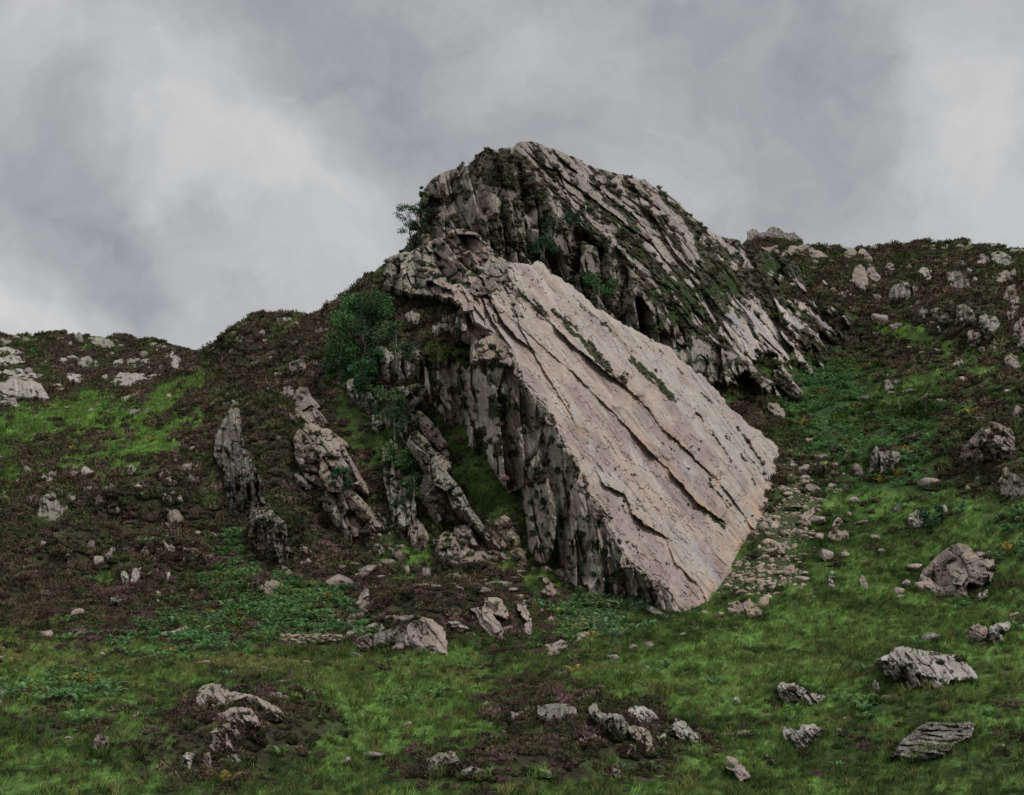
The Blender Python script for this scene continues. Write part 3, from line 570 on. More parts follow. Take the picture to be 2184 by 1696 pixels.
def cliff_off(u, v, sd):
    o1, h1, df = crag(u, v, 84, 190, 48, 4.2, 1.3, .22, 501, .22)
    o2, h2, df2 = crag(u, v, 81, 90, 19, .8, 1.3, .4, 503, .2)
    o3, h3, df3 = crag(u, v, 74, 26, 7, .22, 1.2, .5, 505, .2)
    low = sstep(1250, 1330, u) * sstep(1150, 1250, v)
    dA = line_sd(ARETE, u, v)[0]
    return (np.maximum(o1, -1.5) * (1 - .5 * low) * sstep(0, 42, dA) + o2 * sstep(0, 20, dA) + o3) * sstep(0, 8, sd)  + (fbm(u / 60., v / 60., 507, 3) - .5) * 2.4 * sstep(0, 60, dA) - .3 * np.exp(-np.maximum(sd, 0) / 3)
def cliff_col(u, v, sd):
    col = rock_col(u, v, 'g', 84, 511, 16.)
    m = sstep(.5, .66, fbm(u / 34., v / 60., 513, 3) + .12 * np.exp(-(((u - 1240) / 60) ** 2 + ((v - 1080) / 60) ** 2)) + .1 * sstep(1350, 1430, u))
    col = mix3(col, MAUVE * .95, m * .7)
    col = mix3(col, BROWN * 1.4, sstep(760, 690, v) * .6)
    col = mix3(col, OCHRE * .5, sstep(.66, .75, fbm(u / 16., v / 60., 515, 3)) * .5)
    lich = sstep(.72, .78, fbm(u / 3.2, v / 5., 517, 2)); col = mix3(col, WHITE * .75, lich * .55)
    streak = sstep(.62, .72, fbm(u / 3.5, v / 45., 519, 3)); col = mix3(col, DARK * .8, streak * .4); col = col * 1.45
    return col
def cliff_veg(u, v, sd):
    g = sstep(.60, .70, fbm(u / 11., v / 17., 521, 3) + .16 * np.exp(-(((u - 1058) / 22) ** 2 + ((v - 860) / 30) ** 2)) + .12 * sstep(880, 760, v) * sstep(1010, 960, u) + .1 * np.exp(-(((u - 1150) / 30) ** 2 + ((v - 1020) / 12) ** 2)))
    return g, sstep(.5, .6, fbm(u / 25., v / 25., 523, 2))
o = sheet('cliff_face', CLIFFP, cliff_D, cliff_off, cliff_col, 1.35, (1.5, 9.), 6., M_ROCK, slab, 2, cliff_veg, .35, 13)
under(o, slab); tag(o, 'dark grey green cliff of upright broken columns below the sharp edge')

# ---- summit crag
SUMP = [(884, 524), (887, 470), (896, 430), (908, 392), (929, 376), (943, 369), (975, 357), (1005, 351), (1022, 328), (1043, 314), (1058, 318), (1070, 316), (1092, 313), (1107, 303), (1125, 302), (1148, 305), (1166, 313), (1204, 325), (1233, 337), (1266, 357), (1304, 368), (1342, 373), (1374, 384), (1409, 404), (1440, 425), (1474, 456), (1491, 474), (1523, 497), (1547, 506), (1576, 514),
        (1600, 530), (1650, 538), (1720, 570), (1780, 600), (1819, 646), (1816, 714), (1790, 763), (1749, 804), (1728, 852), (1711, 863), (1693, 862), (1655, 850), (1620, 834), (1567, 822), (1520, 818), (1480, 800), (1450, 780), (1400, 748), (1355, 725), (1300, 700), (1225, 655), (1160, 610), (1080, 590), (1040, 572), (960, 548)]
def sum_w(u, v): return slab_w(u, v) - .00025
def _sp(*p): return [(x, y, float(1 / sum_w(x, y))) for x, y in p]
sum_D = rbf(_sp((1120, 303), (1092, 335), (1137, 366), (1178, 430), (1216, 472), (1239, 495), (1283, 525), (1321, 540), (1362, 620), (1421, 676), (1465, 708), (1515, 737), (1556, 749), (1611, 784), (1655, 837), (1700, 860), (1290, 365), (1440, 425), (1300, 440), (1450, 560), (1600, 700), (1700, 760), (1780, 740))
            + [(1520, 500, 216), (1620, 545, 221), (1720, 580, 221), (1819, 650, 212), (1700, 660, 206), (1640, 600, 212),
               (884, 530, 190.5), (960, 545, 188.5), (1040, 568, 186.5), (1100, 585, 186), (1160, 605, 185.5), (1230, 650, 182.5), (1300, 700, 180), (1355, 725, 178.5), (1400, 748, 177), (1450, 780, 175.5), (1520, 818, 175), (1600, 830, 180), (896, 430, 195), (929, 376, 199), (1000, 352, 203), (1043, 314, 206), (1000, 450, 190.5), (1080, 480, 188), (1050, 390, 197), (1150, 520, 187), (940, 470, 191.5)])
def sum_zone(u, v):
    """0 on the upright front, 1 on the slabby right flank"""
    d, sg, t = line_sd([(1100, 290), (1092, 335), (1137, 366), (1178, 430), (1216, 472), (1239, 495), (1283, 525), (1321, 540), (1362, 620), (1421, 676), (1465, 708), (1515, 737), (1556, 749), (1611, 784), (1655, 837), (1720, 900)], u, v)
    return sstep(-12, 12, np.where(sg > 0, d, -d))
def sum_margin(U, V, sd):
    zz = sstep(1500, 1660, U) * sstep(545, 620, V)
    return sd - 80 * sstep(.40, .64, fbm(rot(U, V, 51.)[0] / 48., rot(U, V, 51.)[1] / 16., 661, 3)) * zz, zz
def sum_off(u, v, sd):
    z = sum_zone(u, v); u0_, v0_ = u, v; mg, mz = sum_margin(u, v, sd)
    f1, h1, df = crag(u, v, 80, 120, 32, 4.0, 1.3, .4, 601, .22); f2, h2, d2 = crag(u, v, 78, 44, 14, .9, 1.2, .5, 603, .2)
    du, dv = u - 1420, v - 560; th = np.radians(3.5 * np.sin((u + v) / 210.) + 6 * sstep(1500, 1250, u)); u, v = 1420 + du * np.cos(th) - dv * np.sin(th), 560 + du * np.sin(th) + dv * np.cos(th)
    ang = 50.
    s0, h0, d0 = crag(u, v, ang + 4, 200, 60, 1.7, 1.2, .2, 604, .4); s1, h3, d3 = crag(u, v, ang, 240, 17, 1.15, 1.1, .45, 605, .25); s2, h4, d4 = crag(u, v, ang, 60, 9, .42, 1.2, .6, 607, .3); s3, h5, d5 = crag(u, v, ang + 12, 15, 6.5, .22, 1.1, .5, 609, .35); s1 = s1 + s0
    u, v = u0_, v0_
    return (f1 + f2) * (1 - z) + (s1 + s2) * z + s3 + (fbm(u / 70., v / 70., 611, 3) - .5) * 3 - .8 * np.exp(-np.maximum(sd, 0) / 4.) - 3.4 * mz * np.exp(-np.maximum(mg, 0) / 15.)
def sum_col(u, v, sd):
    z = sum_zone(u, v)
    cf = rock_col(u, v, 'g', 80, 621, 15.); cf = mix3(cf, MAUVE * .85, sstep(.52, .66, fbm(u / 40., v / 50., 623, 3) + .12 * sstep(1150, 1300, u)) * .6); cf = mix3(cf, DARK * .8, sstep(.6, .7, fbm(u / 4., v / 40., 625, 3)) * .5)
    cs = mix3(rock_col(u, v, 'p', 51, 627, 12.) * .92, rock_col(u, v, 'g', 51, 628, 12.), .40 - .25 * sstep(1400, 1600, u)); a, c = rot(u, v, 51.)
    cs = mix3(cs, BLUE * .95, sstep(.50, .62, fbm(a / 90., c / 9., 629, 3)) * .6 * sstep(1350, 1550, u)); cs = mix3(cs, PALE * 1.1, sstep(.5, .7, fbm(a / 60., c / 7., 631, 3)) * .6 * sstep(1300, 1500, u))
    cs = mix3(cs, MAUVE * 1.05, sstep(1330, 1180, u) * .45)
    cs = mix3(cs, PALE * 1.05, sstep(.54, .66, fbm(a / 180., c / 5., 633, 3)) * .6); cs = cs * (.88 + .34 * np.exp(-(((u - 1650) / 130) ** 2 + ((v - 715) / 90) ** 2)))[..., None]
    return cf * (1 - z)[..., None] + cs * z[..., None]
def sum_veg(u, v, sd):
    z = sum_zone(u, v); a, c = rot(u, v, 51.)
    wig = (fbm(u / 60., v / 60., 641, 3) - .5) * 3
    st = fbm(a / 120. + wig * .3, c / 11. + wig * 1.2, 643, 4); st = .66 * st + .34 * fbm(a / 24., c / 8., 645, 3)
    band = .055 * sstep(1300, 1400, u) + .09 * np.exp(-(((u - 1500) / 60) ** 2 + ((v - 600) / 50) ** 2)) + .05 * np.exp(-(((u - 1450) / 90) ** 2 + ((v - 680) / 40) ** 2)) + .14 * np.exp(-(((u - 1640) / 110) ** 2 + ((v - 590) / 40) ** 2)) - .10 * np.exp(-(((u - 1680) / 70) ** 2 + ((v - 700) / 60) ** 2)) + .07 * np.exp(-(((u - 1180) / 60) ** 2 + ((v - 400) / 60) ** 2))
    gs = sstep(.515, .55, st + band)
    fr = fbm(u / 22., v / 14., 647, 3) * .6 + .4 * fbm(u / 9., v / 12., 649, 2)
    top = .24 * np.exp(-(((u - 1060) / 62) ** 2 + ((v - 355) / 40) ** 2)) + .12 * np.exp(-(((u - 1120) / 40) ** 2 + ((v - 430) / 40) ** 2)) + .20 * np.exp(-(((u - 1290) / 60) ** 2 + ((v - 610) / 30) ** 2)) + .12 * np.exp(-(((u - 1370) / 50) ** 2 + ((v - 690) / 26) ** 2)) + .08 * np.exp(-(((u - 1440) / 120) ** 2 + ((v - 780) / 20) ** 2)) - .06 * np.exp(-(((u - 980) / 60) ** 2 + ((v - 470) / 60) ** 2))
    gf = sstep(.55, .60, fr + top)
    return gf * (1 - z) + gs * z, sstep(.52, .70, fbm(u / 40., v / 30., 651, 3) - .1 * sstep(460, 380, v))
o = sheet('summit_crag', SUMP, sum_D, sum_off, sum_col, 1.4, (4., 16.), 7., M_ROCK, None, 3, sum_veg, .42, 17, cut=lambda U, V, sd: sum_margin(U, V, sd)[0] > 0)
tag(o, 'rounded rocky summit crag with slanting slabs and dark heather strips, highest point of the photo', 'crag')

# ---- shoulder crag between the summit and the slab
SHP = cv('r1', [(60, 1165), (75, 1000), (110, 950), (180, 925), (250, 925), (340, 880), (430, 828), (500, 812), (560, 770), (650, 745), (740, 780), (830, 880), (900, 950), (960, 985), (1020, 1010), (1060, 1140), (1050, 1240), (960, 1290), (820, 1280), (700, 1290), (640, 1290), (540, 1260), (430, 1240), (330, 1240), (220, 1215), (140, 1190)])
sh_D = rbf([(820, 545, 180), (825, 605, 174), (870, 535, 181), (870, 625, 171), (945, 505, 184), (1000, 500, 184), (1040, 530, 179), (1090, 560, 170), (940, 560, 177), (940, 630, 167), (1000, 600, 168), (1000, 645, 158), (1080, 590, 166), (1060, 640, 156), (1100, 630, 160), (1040, 580, 171)])
def sh_off(u, v, sd):
    lf = sstep(940, 900, u)
    a1, *_ = crag(u, v, 88, 70, 17, 2.6, 1.1, .6, 701, .2); a2, *_ = crag(u, v, 42, 60, 25, 3.6, 1.3, .4, 703, .25); a3, *_ = crag(u, v, 50, 20, 9, .6, 1.2, .5, 705, .2)
    return a1 * lf + a2 * (1 - lf) + a3 - .6 * np.exp(-np.maximum(sd, 0) / 3)
def sh_col(u, v, sd):
    lf = sstep(945, 900, u)
    return mix3(rock_col(u, v, 'n', 45, 711, 12.) * 1.1, rock_col(u, v, 'g', 88, 713, 12.), lf)
def sh_veg(u, v, sd):
    f = .5 * fbm(u / 20., v / 9., 721, 3) + .5 * fbm(u / 9., v / 6., 723, 2)
    k = .13 * np.exp(-(((u - 915) / 26) ** 2 + ((v - 585) / 9) ** 2)) + .13 * np.exp(-(((u - 1000) / 45) ** 2 + ((v - 520) / 8) ** 2)) + .1 * np.exp(-(((u - 1080) / 26) ** 2 + ((v - 590) / 9) ** 2)) + .1 * np.exp(-(((u - 980) / 14) ** 2 + ((v - 610) / 8) ** 2))
    return sstep(.58, .62, f + k), sstep(.5, .6, fbm(u / 30., v / 30., 725, 2)) 
o = sheet('shoulder_crag', SHP, sh_D, sh_off, sh_col, 1.35, (4., 12.), 5., M_ROCK, None, 4, sh_veg, .4, 19)
tag(o, 'blocky rock shoulder between the summit crag and the top of the great slab', 'crag')

# ------------------------------------------------------------------ outcrops on the hill
OC = []
RIM = []
RR = np.random.default_rng(99)
def rim(P, base_only=False, every=4.5, out=3.5):
    P = np.asarray(P, float); c = P.mean(0); Q = np.roll(P, -1, 0)
    for a, b in zip(P, Q):
        n = max(1, int(np.hypot(*(b - a)) / every))
        for t in RR.random(n):
            q = a + (b - a) * t; d = q - c
            if base_only and d[1] < 0: continue
            d = d / (np.hypot(*d) + 1e-6); q = q + d * RR.uniform(.3, out + 1) + (0, .8)
            if q[1] > skyline(np.array([q[0]]))[0] + 1: RIM.append(q)
def outcrop(name, label, cat, crop, pts, style='b', pal='p', steep=.5, amp=1., ridge=None, kl=.7, kr=.7, group=None, vegk=0., push=.5, sc=1., mat=None, Dfix=None):
    P = cv(crop, pts); A = np.array(P)
    if crop in ('b6', 'b2', 'b4', 'b1') and Dfix is None: A = A.mean(0) + (A - A.mean(0)) * 1.14; P = [tuple(q) for q in A]
    u0, v0 = A.min(0); u1, v1 = A.max(0)
    seed = len(OC) * 13 + 2000; OC.append(name)
    size = math.sqrt((u1 - u0) * (v1 - v0))
    step = 1.3 if size > 25 else 1.1
    # base line: for every column the lowest point of the outline
    gu = np.linspace(u0 - 12, u1 + 12, 40); gv = np.linspace(v0, v1, 60)
    GU, GV = np.meshgrid(gu, gv); ins = sdf(P, GU, GV) > -2
    vb = np.where(ins.any(0), (np.where(ins, GV, -1)).max(0), np.nan)
    ok = ~np.isnan(vb); vb = np.interp(gu, gu[ok], vb[ok]); ker = np.ones(9) / 9; vb = np.convolve(np.pad(vb, 4, 'edge'), ker, 'valid')
    vm = v1
    R = ridge and cv(crop, ridge)
    Dc = float(ground_D0((u0 + u1) / 2, v1)); mpp = Dc / F
    def Df(u, v):
        if Dfix is not None: return Dfix(u, v)
        b = np.interp(u, gu, vb) * .6 + vm * .4
        Dg_ = ground_D0(u, v); Db = np.minimum(ground_D0(u, np.maximum(b, v)), Dg_)
        lo = np.maximum(Dg_ * (1 - steep) + Db * steep, Dg_ - .7 - size * mpp * .42)
        g = ground_bump(u, v, Dg_)
        lo = lo - .6 * g
        if R is not None:
            # roof-shaped: falls away from the ridge on both hands
            ry = np.array([p[1] for p in R]); rx = np.array([p[0] for p in R])
            x = np.interp(v, ry, rx)
            dx = (u - x) * mpp
            lo = lo + np.where(dx > 0, dx * kr, -dx * kl) - .9 * amp * .6
        return lo
    dg = {'c': 86, 's': 54, 'b': 60, 'h': 8}[style]
    k = max(6., min(size * .38, 34.)) * sc
    lm = {'c': (3.2, .65), 's': (2.6, .6), 'b': (1.25, .9), 'h': (2.2, .45)}[style]
    am = amp * min(1.6, size * mpp * .16 + .12)
    def off(u, v, sd):
        a1, *_ = crag(u, v, dg, k * lm[0], k * lm[1], am * 1.3, 1.25, .4, seed, .2); a2, *_ = crag(u, v, dg - 6, k * .45 * lm[0], k * .45 * lm[1], am * .42, 1.2, .6, seed + 1, .2); a3, *_ = crag(u, v, dg + 9, 7, 3.2, am * .10 + .02, 1.1, .5, seed + 2, .2)
        edge = sstep(0, max(4., min(size * .22, 16)), sd)
        return push * (mpp * size * .07 + (.30 if style != 's' else .18)) + (a1 + a2) * (.3 + .7 * edge) + a3 + am * .6 * (edge - 1)
    def colf(u, v, sd):
        c = rock_col(u, v, pal, dg, seed + 3, max(6., size * .16))
        c = c * .84
        li = sstep(.70, .76, fbm(u / 2.4, v / 3.4, seed + 5, 2)); c = mix3(c, WHITE * .9, li * (.55 if pal in 'gwdm' else .25))
        if R is not None:
            # right of the ridge line the colour is mixed towards pale pink
            x = np.interp(v, [p[1] for p in R], [p[0] for p in R]); c = mix3(c, PINK * .95, sstep(-2, 5, u - x) * .45)
        mo = sstep(.6, .68, fbm(u / 7., v / 4., seed + 7, 2)) * sstep(v0 + (v1 - v0) * .3, v0, v); c = mix3(c, MOSS, mo * .55)
        return c
    def vg(u, v, sd):
        f = .5 * fbm(u / 13., v / 9., seed + 9, 3) + .5 * fbm(u / 6., v / 5., seed + 10, 2)
        return sstep(.62 - vegk, .67 - vegk, f), sstep(.52, .62, fbm(u / 20., v / 20., seed + 11, 2)) * .8
    o = sheet(name, P, Df, off, colf, step, (min(5., size * .10), max(7., size * .25)), max(1.2, min(5., size * mpp * .6)), mat or M_ROCK, None, 10 + len(OC), vg, .22 if size < 40 else .38, seed, True, 1.0)
    rim(P)
    return tag(o, label, cat, group)
X = outcrop
# left hill: fins and cliffs
X('rock_fin', 'big pale pink fin of rock with a sunlit slanting edge, left of the grassy gully', 'rock fin', 'r6', [(1085, 570), (1130, 525), (1200, 530), (1260, 570), (1300, 570), (1430, 670), (1440, 695), (1410, 700), (1530, 910), (1580, 1000), (1585, 1045), (1500, 1010), (1480, 1020), (1590, 1140), (1700, 1280), (1705, 1310), (1640, 1330), (1650, 1400), (1480, 1410), (1400, 1260), (1385, 1150), (1250, 1080), (1240, 1000), (1130, 930), (1060, 780), (1045, 650)], 'b', 'n', .7, 1.1, [(1130, 500), (1200, 600), (1290, 700), (1360, 800), (1470, 985), (1500, 1040), (1600, 1180), (1640, 1330)], .3, 1.1, None, 0, .6, 1.3)
X('rock_fin', 'mauve fin of rock with a narrow pale crest, standing above the big pink fin', 'rock fin', 'r6', [(1060, 290), (1090, 262), (1150, 265), (1180, 330), (1240, 400), (1215, 420), (1270, 490), (1310, 540), (1330, 575), (1250, 560), (1180, 600), (1060, 570), (1015, 520), (1010, 440), (1040, 350)], 'b', 'n', .7, .9, [(1110, 240), (1150, 310), (1185, 400), (1270, 500), (1300, 590)], .35, 1.1, None, 0, .5, 1.3)
X('rock_fin', 'small pointed rock fin just left of the mauve fin top', 'rock fin', 'r6', [(975, 265), (1010, 250), (1050, 290), (1040, 370), (985, 380), (970, 340)], 'c', 'n', .8, .9)
X('rock_cliff', 'tall dark cliff of thin upright columns on the left heather slope', 'cliff', 'r6', [(590, 420), (645, 430), (665, 600), (690, 700), (740, 800), (790, 900), (830, 960), (840, 1060), (800, 1140), (740, 1180), (650, 1190), (600, 1060), (590, 960), (555, 900), (500, 850), (462, 760), (475, 620), (540, 490)], 'c', 'd', .8, 1.0, None, .7, .7, None, .03, .7, .5)
X('rock_cliff', 'lower dark brown cliff with white lichen flecks below the columned cliff', 'cliff', 'r6', [(740, 1150), (860, 1150), (920, 1200), (990, 1250), (1000, 1400), (1010, 1520), (960, 1580), (870, 1530), (790, 1450), (730, 1360), (720, 1250)], 'c', 'd', .8, .9, None, .7, .7, None, .04, .7, .6)
X('rock_cliff', 'small grey cliff in heather above the pointed rock fin', 'cliff', 'r6', [(1020, 90), (1100, 60), (1140, 80), (1135, 150), (1050, 190), (1015, 180)], 'c', 'n', .8, .9, None, .7, .7, None, .05, 1., .6)
X('rock_outcrop', 'narrow rock buttress under the left end of the big pink fin', 'rock', 'r6', [(1050, 900), (1085, 880), (1120, 940), (1200, 1000), (1190, 1040), (1120, 1000), (1060, 960)], 'c', 'g', .8, .8, None, .7, .7, None, .03, .9, .6)
X('rock_cliff', 'dark split cliff beside the two dark green trees', 'cliff', 'r3', [(190, 160), (260, 150), (290, 200), (380, 170), (480, 160), (510, 190), (520, 300), (500, 400), (420, 430), (330, 440), (300, 420), (240, 430), (220, 300)], 'c', 'g', .85, 1.3, None, .7, .7, None, .04, 1.3, .7)
X('rock_cliff', 'dark columned cliff at the foot of the lower tree, beside the gully', 'cliff', 'r6', [(1430, 230), (1480, 195), (1510, 300), (1600, 305), (1640, 380), (1650, 470), (1600, 470), (1550, 440), (1490, 380), (1440, 330)], 'c', 'g', .85, 1.2, None, .7, .7, None, .04, 1., .6)
X('rock_cliff', 'pale lichened rock step between two leafy trees above the gully', 'cliff', 'r3', [(165, 660), (230, 650), (245, 720), (205, 790), (160, 770)], 'c', 'w', .8, .9)
X('rock_fin', 'tall steep fin with rounded pink top in the middle of the slope', 'rock fin', 'r3', [(415, 860), (440, 790), (490, 770), (560, 830), (600, 900), (690, 960), (740, 1020), (700, 1050), (740, 1110), (800, 1180), (880, 1320), (940, 1410), (1000, 1500), (1090, 1600), (1130, 1650), (1020, 1650), (960, 1560), (900, 1480), (820, 1440), (740, 1420), (690, 1500), (640, 1520), (600, 1400), (540, 1340), (500, 1250), (520, 1150), (560, 1080), (500, 1000), (450, 930)], 'b', 'g', .75, 1.2, [(480, 760), (560, 860), (640, 1000), (690, 1080), (820, 1230), (930, 1420), (1000, 1500), (1090, 1640)], .3, 1.1, None, .0, .8, 1.4)
X('rock_fin', 'reddish leaning slab with a thin pale edge behind the steep fin', 'rock fin', 'r3', [(490, 620), (540, 640), (640, 740), (700, 850), (750, 1000), (740, 1020), (640, 900), (560, 830), (510, 740)], 's', 'm', .7, .8, [(500, 600), (530, 720), (620, 860), (740, 1030)], .4, .9, None, 0, 1.2)
X('rock_cliff', 'dark upright columns left of the steep fin, one streaked with yellow moss', 'cliff', 'r3', [(340, 1120), (400, 1100), (410, 1200), (430, 1260), (480, 1290), (480, 1390), (450, 1520), (430, 1580), (370, 1500), (340, 1350), (330, 1230)], 'c', 'g', .85, 1.3, None, .7, .7, None, .03, 1.2, .6)
X('rock_outcrop', 'rounded dark rock block at the foot of the steep fin', 'rock', 'r3', [(445, 1430), (490, 1405), (540, 1450), (570, 1540), (560, 1640), (460, 1650), (440, 1540)], 'c', 'n', .8, 1.)
X('rock_outcrop', 'tan knobbly rock between the steep fin and the great cliff', 'rock', 'r3', [(1060, 1400), (1130, 1375), (1180, 1420), (1200, 1500), (1250, 1590), (1230, 1640), (1080, 1640), (1010, 1500)], 'b', 't', .7, 1., None, .7, .7, None, 0, 1.)
X('rock_outcrop', 'pinkish boulder stack below the steep fin, half in heather', 'rock', 'r3', [(760, 1480), (860, 1460), (900, 1540), (930, 1600), (900, 1650), (800, 1650), (740, 1560)], 'b', 'p', .7, 1., None, .7, .7, None, .02, 1.1)
X('rock_outcrop', 'tan tongue of rock pointing down to the fallen blocks below the great cliff', 'rock', 'b1', [(1530, 30), (1590, -10), (1640, 20), (1655, 140), (1600, 120)], 's', 't', .6, .8)
X('rock_cliff', 'crumbling brown rock wall at the top left of the great slab', 'cliff', 'r1', [(560, 1380), (660, 1300), (700, 1420), (720, 1540), (640, 1600), (560, 1560), (540, 1470)], 'b', 'n', .8, 1.4, None, .7, .7, None, .06, 1.3, .5)
X('rock_outcrop', 'small pale rock with sharp edges in the heather left of the crumbling wall', 'rock', 'r1', [(220, 1390), (270, 1350), (320, 1380), (330, 1450), (290, 1480), (230, 1440)], 'c', 'g', .8, .8)
X('rock_outcrop', 'grey rock post in heather below the shoulder crag', 'rock', 'r1', [(480, 1380), (520, 1360), (550, 1380), (550, 1450), (500, 1460)], 'c', 'g', .8, .8)
X('rock_outcrop', 'dark split rock in heather next to the grey green birch', 'rock', 'r1', [(410, 1490), (450, 1440), (520, 1440), (540, 1500), (510, 1550), (430, 1560)], 'c', 'g', .8, .9)
X('rock_outcrop', 'low dark rock wall under the trees at the top of the gully', 'rock', 'r6', [(1320, 240), (1350, 205), (1400, 200), (1395, 250), (1360, 270)], 'b', 'n', .5, .7)
# left slope small ones
X('rock_cliff', 'dark cliff with white streaks at the far left of the heather slope', 'cliff', 'r5', [(300, 1440), (370, 1390), (400, 1390), (405, 1450), (440, 1490), (490, 1480), (480, 1590), (390, 1640), (290, 1610), (270, 1540)], 'c', 'g', .8, 1., None, .7, .7, None, .05, 1., .5)
X('rock_outcrop', 'pale rock with a mossy top beside two dark rocks on the left spur', 'rock', 'r5', [(585, 1240), (610, 1200), (640, 1225), (680, 1250), (650, 1285), (600, 1290)], 'b', 'w', .7, .9)
X('rock_outcrop', 'dark heather topped rock left of the mossy pale rock', 'rock', 'r5', [(500, 1250), (530, 1205), (570, 1200), (575, 1250), (540, 1300), (505, 1290)], 'c', 'm', .8, .8)
X('rock_outcrop', 'slanting dark rock face at the left end of the left spur', 'rock', 'r5', [(325, 1345), (360, 1250), (400, 1200), (415, 1240), (380, 1320)], 'c', 'g', .8, .8)
X('rock_outcrop', 'pale split rock in heather, left of a second smaller one', 'rock', 'r5', [(1170, 1420), (1200, 1405), (1250, 1440), (1245, 1470), (1190, 1460)], 'b', 'p', .6, .8)
X('rock_outcrop', 'small pale rock in heather, right of the pale split rock', 'rock', 'r5', [(1280, 1440), (1310, 1425), (1345, 1460), (1340, 1480), (1300, 1475)], 'b', 'p', .6, .8)
X('rock_outcrop', 'pink wedge of bare rock high in the heather below the bright grass', 'rock', 'r5', [(1205, 1300), (1240, 1285), (1290, 1330), (1270, 1345), (1225, 1325)], 'b', 'p', .4, .6)
X('rock_outcrop', 'lichened rock with upright cracks between the left cliff and the split rock', 'rock', 'r5', [(700, 1440), (735, 1415), (775, 1460), (760, 1480), (700, 1500)], 'b', 'n', .6, .8)
X('rock_outcrop', 'pale slab streak slanting down the lower left heather slope', 'rock', 'r7', [(1170, 110), (1200, 100), (1260, 160), (1310, 260), (1320, 290), (1280, 310), (1230, 240), (1170, 190)], 's', 'p', .4, .8)
X('rock_outcrop', 'short pale slab under the slanting streak on the lower left slope', 'rock', 'r7', [(1180, 240), (1220, 235), (1250, 290), (1200, 320), (1180, 300)], 's', 'p', .4, .7)
X('rock_outcrop', 'small hanging rock below the short pale slab', 'rock', 'r7', [(1205, 360), (1235, 340), (1240, 370), (1215, 440), (1200, 420)], 'c', 'w', .6, .7)
X('rock_outcrop', 'left one of two lichened posts of rock over the grass strip', 'rock', 'r7', [(880, 340), (910, 335), (935, 370), (930, 440), (885, 435)], 'c', 'w', .8, .8)
X('rock_outcrop', 'right one of two lichened posts of rock over the grass strip', 'rock', 'r7', [(965, 320), (1025, 312), (1020, 380), (1000, 440), (955, 435)], 'c', 'w', .8, .8)
X('rock_outcrop', 'dark low crag with a heather cap at the edge of the bracken', 'rock', 'r7', [(800, 530), (860, 525), (920, 560), (920, 600), (840, 610), (800, 610)], 'c', 'd', .8, .8, None, .7, .7, None, .06)
X('rock_outcrop', 'thin pale rock rib in the dark heather above the lichened posts', 'rock', 'r7', [(805, 170), (835, 165), (838, 235), (812, 240)], 'c', 'w', .8, .6)
X('rock_outcrop', 'tiny upright rock rib left of the slanting pale streak', 'rock', 'r7', [(1020, 152), (1058, 148), (1052, 208), (1022, 195)], 'c', 'g', .8, .6)
X('rock_outcrop', 'broad dark crag with a heather cap and pale right end above the bracken', 'rock', 'r7', [(1790, 430), (1860, 400), (1960, 410), (2000, 395), (2065, 395), (2075, 490), (2010, 530), (1930, 545), (1850, 520), (1800, 480)], 'c', 'n', .85, 1., None, .7, .7, None, .03, 1., .6)
X('rock_outcrop', 'dark tilted slab lying in bracken under the heather capped crag', 'rock', 'r7', [(1755, 585), (1800, 560), (1895, 528), (1893, 560), (1830, 592), (1765, 605)], 'h', 'g', .4, .6)
X('rock_outcrop', 'long pinkish block with a flat top lying in the bracken', 'rock', 'r7', [(1155, 810), (1180, 790), (1270, 765), (1360, 730), (1395, 760), (1397, 790), (1290, 815), (1165, 842)], 'h', 'p', .5, .7)
# far left hill
X('rock_outcrop', 'pale stepped rocks at the left edge high on the far hill', 'rock', 'r5', [(-20, 350), (60, 342), (120, 360), (195, 390), (110, 402), (-20, 408)], 'b', 'w', .6, 1.)
X('rock_outcrop', 'rounded pale blocks just below the stepped rocks on the far hill', 'rock', 'r5', [(-20, 420), (80, 410), (150, 415), (225, 440), (190, 455), (100, 462), (60, 490), (-20, 500)], 'b', 'w', .6, 1.)
X('rock_cliff', 'grey cliff of upright columns at the left edge of the far hill', 'cliff', 'r5', [(-20, 590), (40, 600), (100, 570), (160, 580), (240, 580), (300, 620), (340, 680), (360, 745), (270, 720), (170, 730), (60, 690), (-20, 650)], 'c', 'w', .8, 1.1, None, .7, .7, None, 0, 1., .6)
X('rock_outcrop', 'bright white streak of flat slabs across the far hill', 'rock', 'r5', [(375, 510), (440, 530), (520, 540), (600, 550), (655, 580), (610, 600), (560, 655), (520, 610), (450, 560), (380, 548)], 's', 'w', .3, .6, None, .7, .7, None, .05)
X('rock_outcrop', 'two white slabs low on the far hill beside the columned cliff', 'rock', 'r5', [(370, 625), (430, 610), (485, 640), (460, 670), (400, 660)], 's', 'w', .3, .6)
X('rock_cliff', 'long low cliff of grey columns under the heather brow of the far hill', 'cliff', 'r5', [(820, 635), (835, 560), (870, 530), (930, 525), (1000, 525), (1100, 545), (1205, 545), (1150, 585), (1080, 600), (1000, 625), (920, 645)], 'c', 'w', .8, 1., None, .7, .7, None, 0, 1., .5)
X('rock_outcrop', 'largest smooth grey crag at the right end of the far hill', 'rock', 'r5', [(1235, 500), (1232, 360), (1270, 350), (1310, 375), (1345, 430), (1330, 490), (1275, 522), (1250, 515)], 'b', 'w', .8, 1.)
X('rock_outcrop', 'small rounded crag right beside the largest crag of the far hill', 'rock', 'r5', [(1330, 365), (1390, 380), (1395, 420), (1360, 430), (1335, 400)], 'b', 'w', .6, .9)
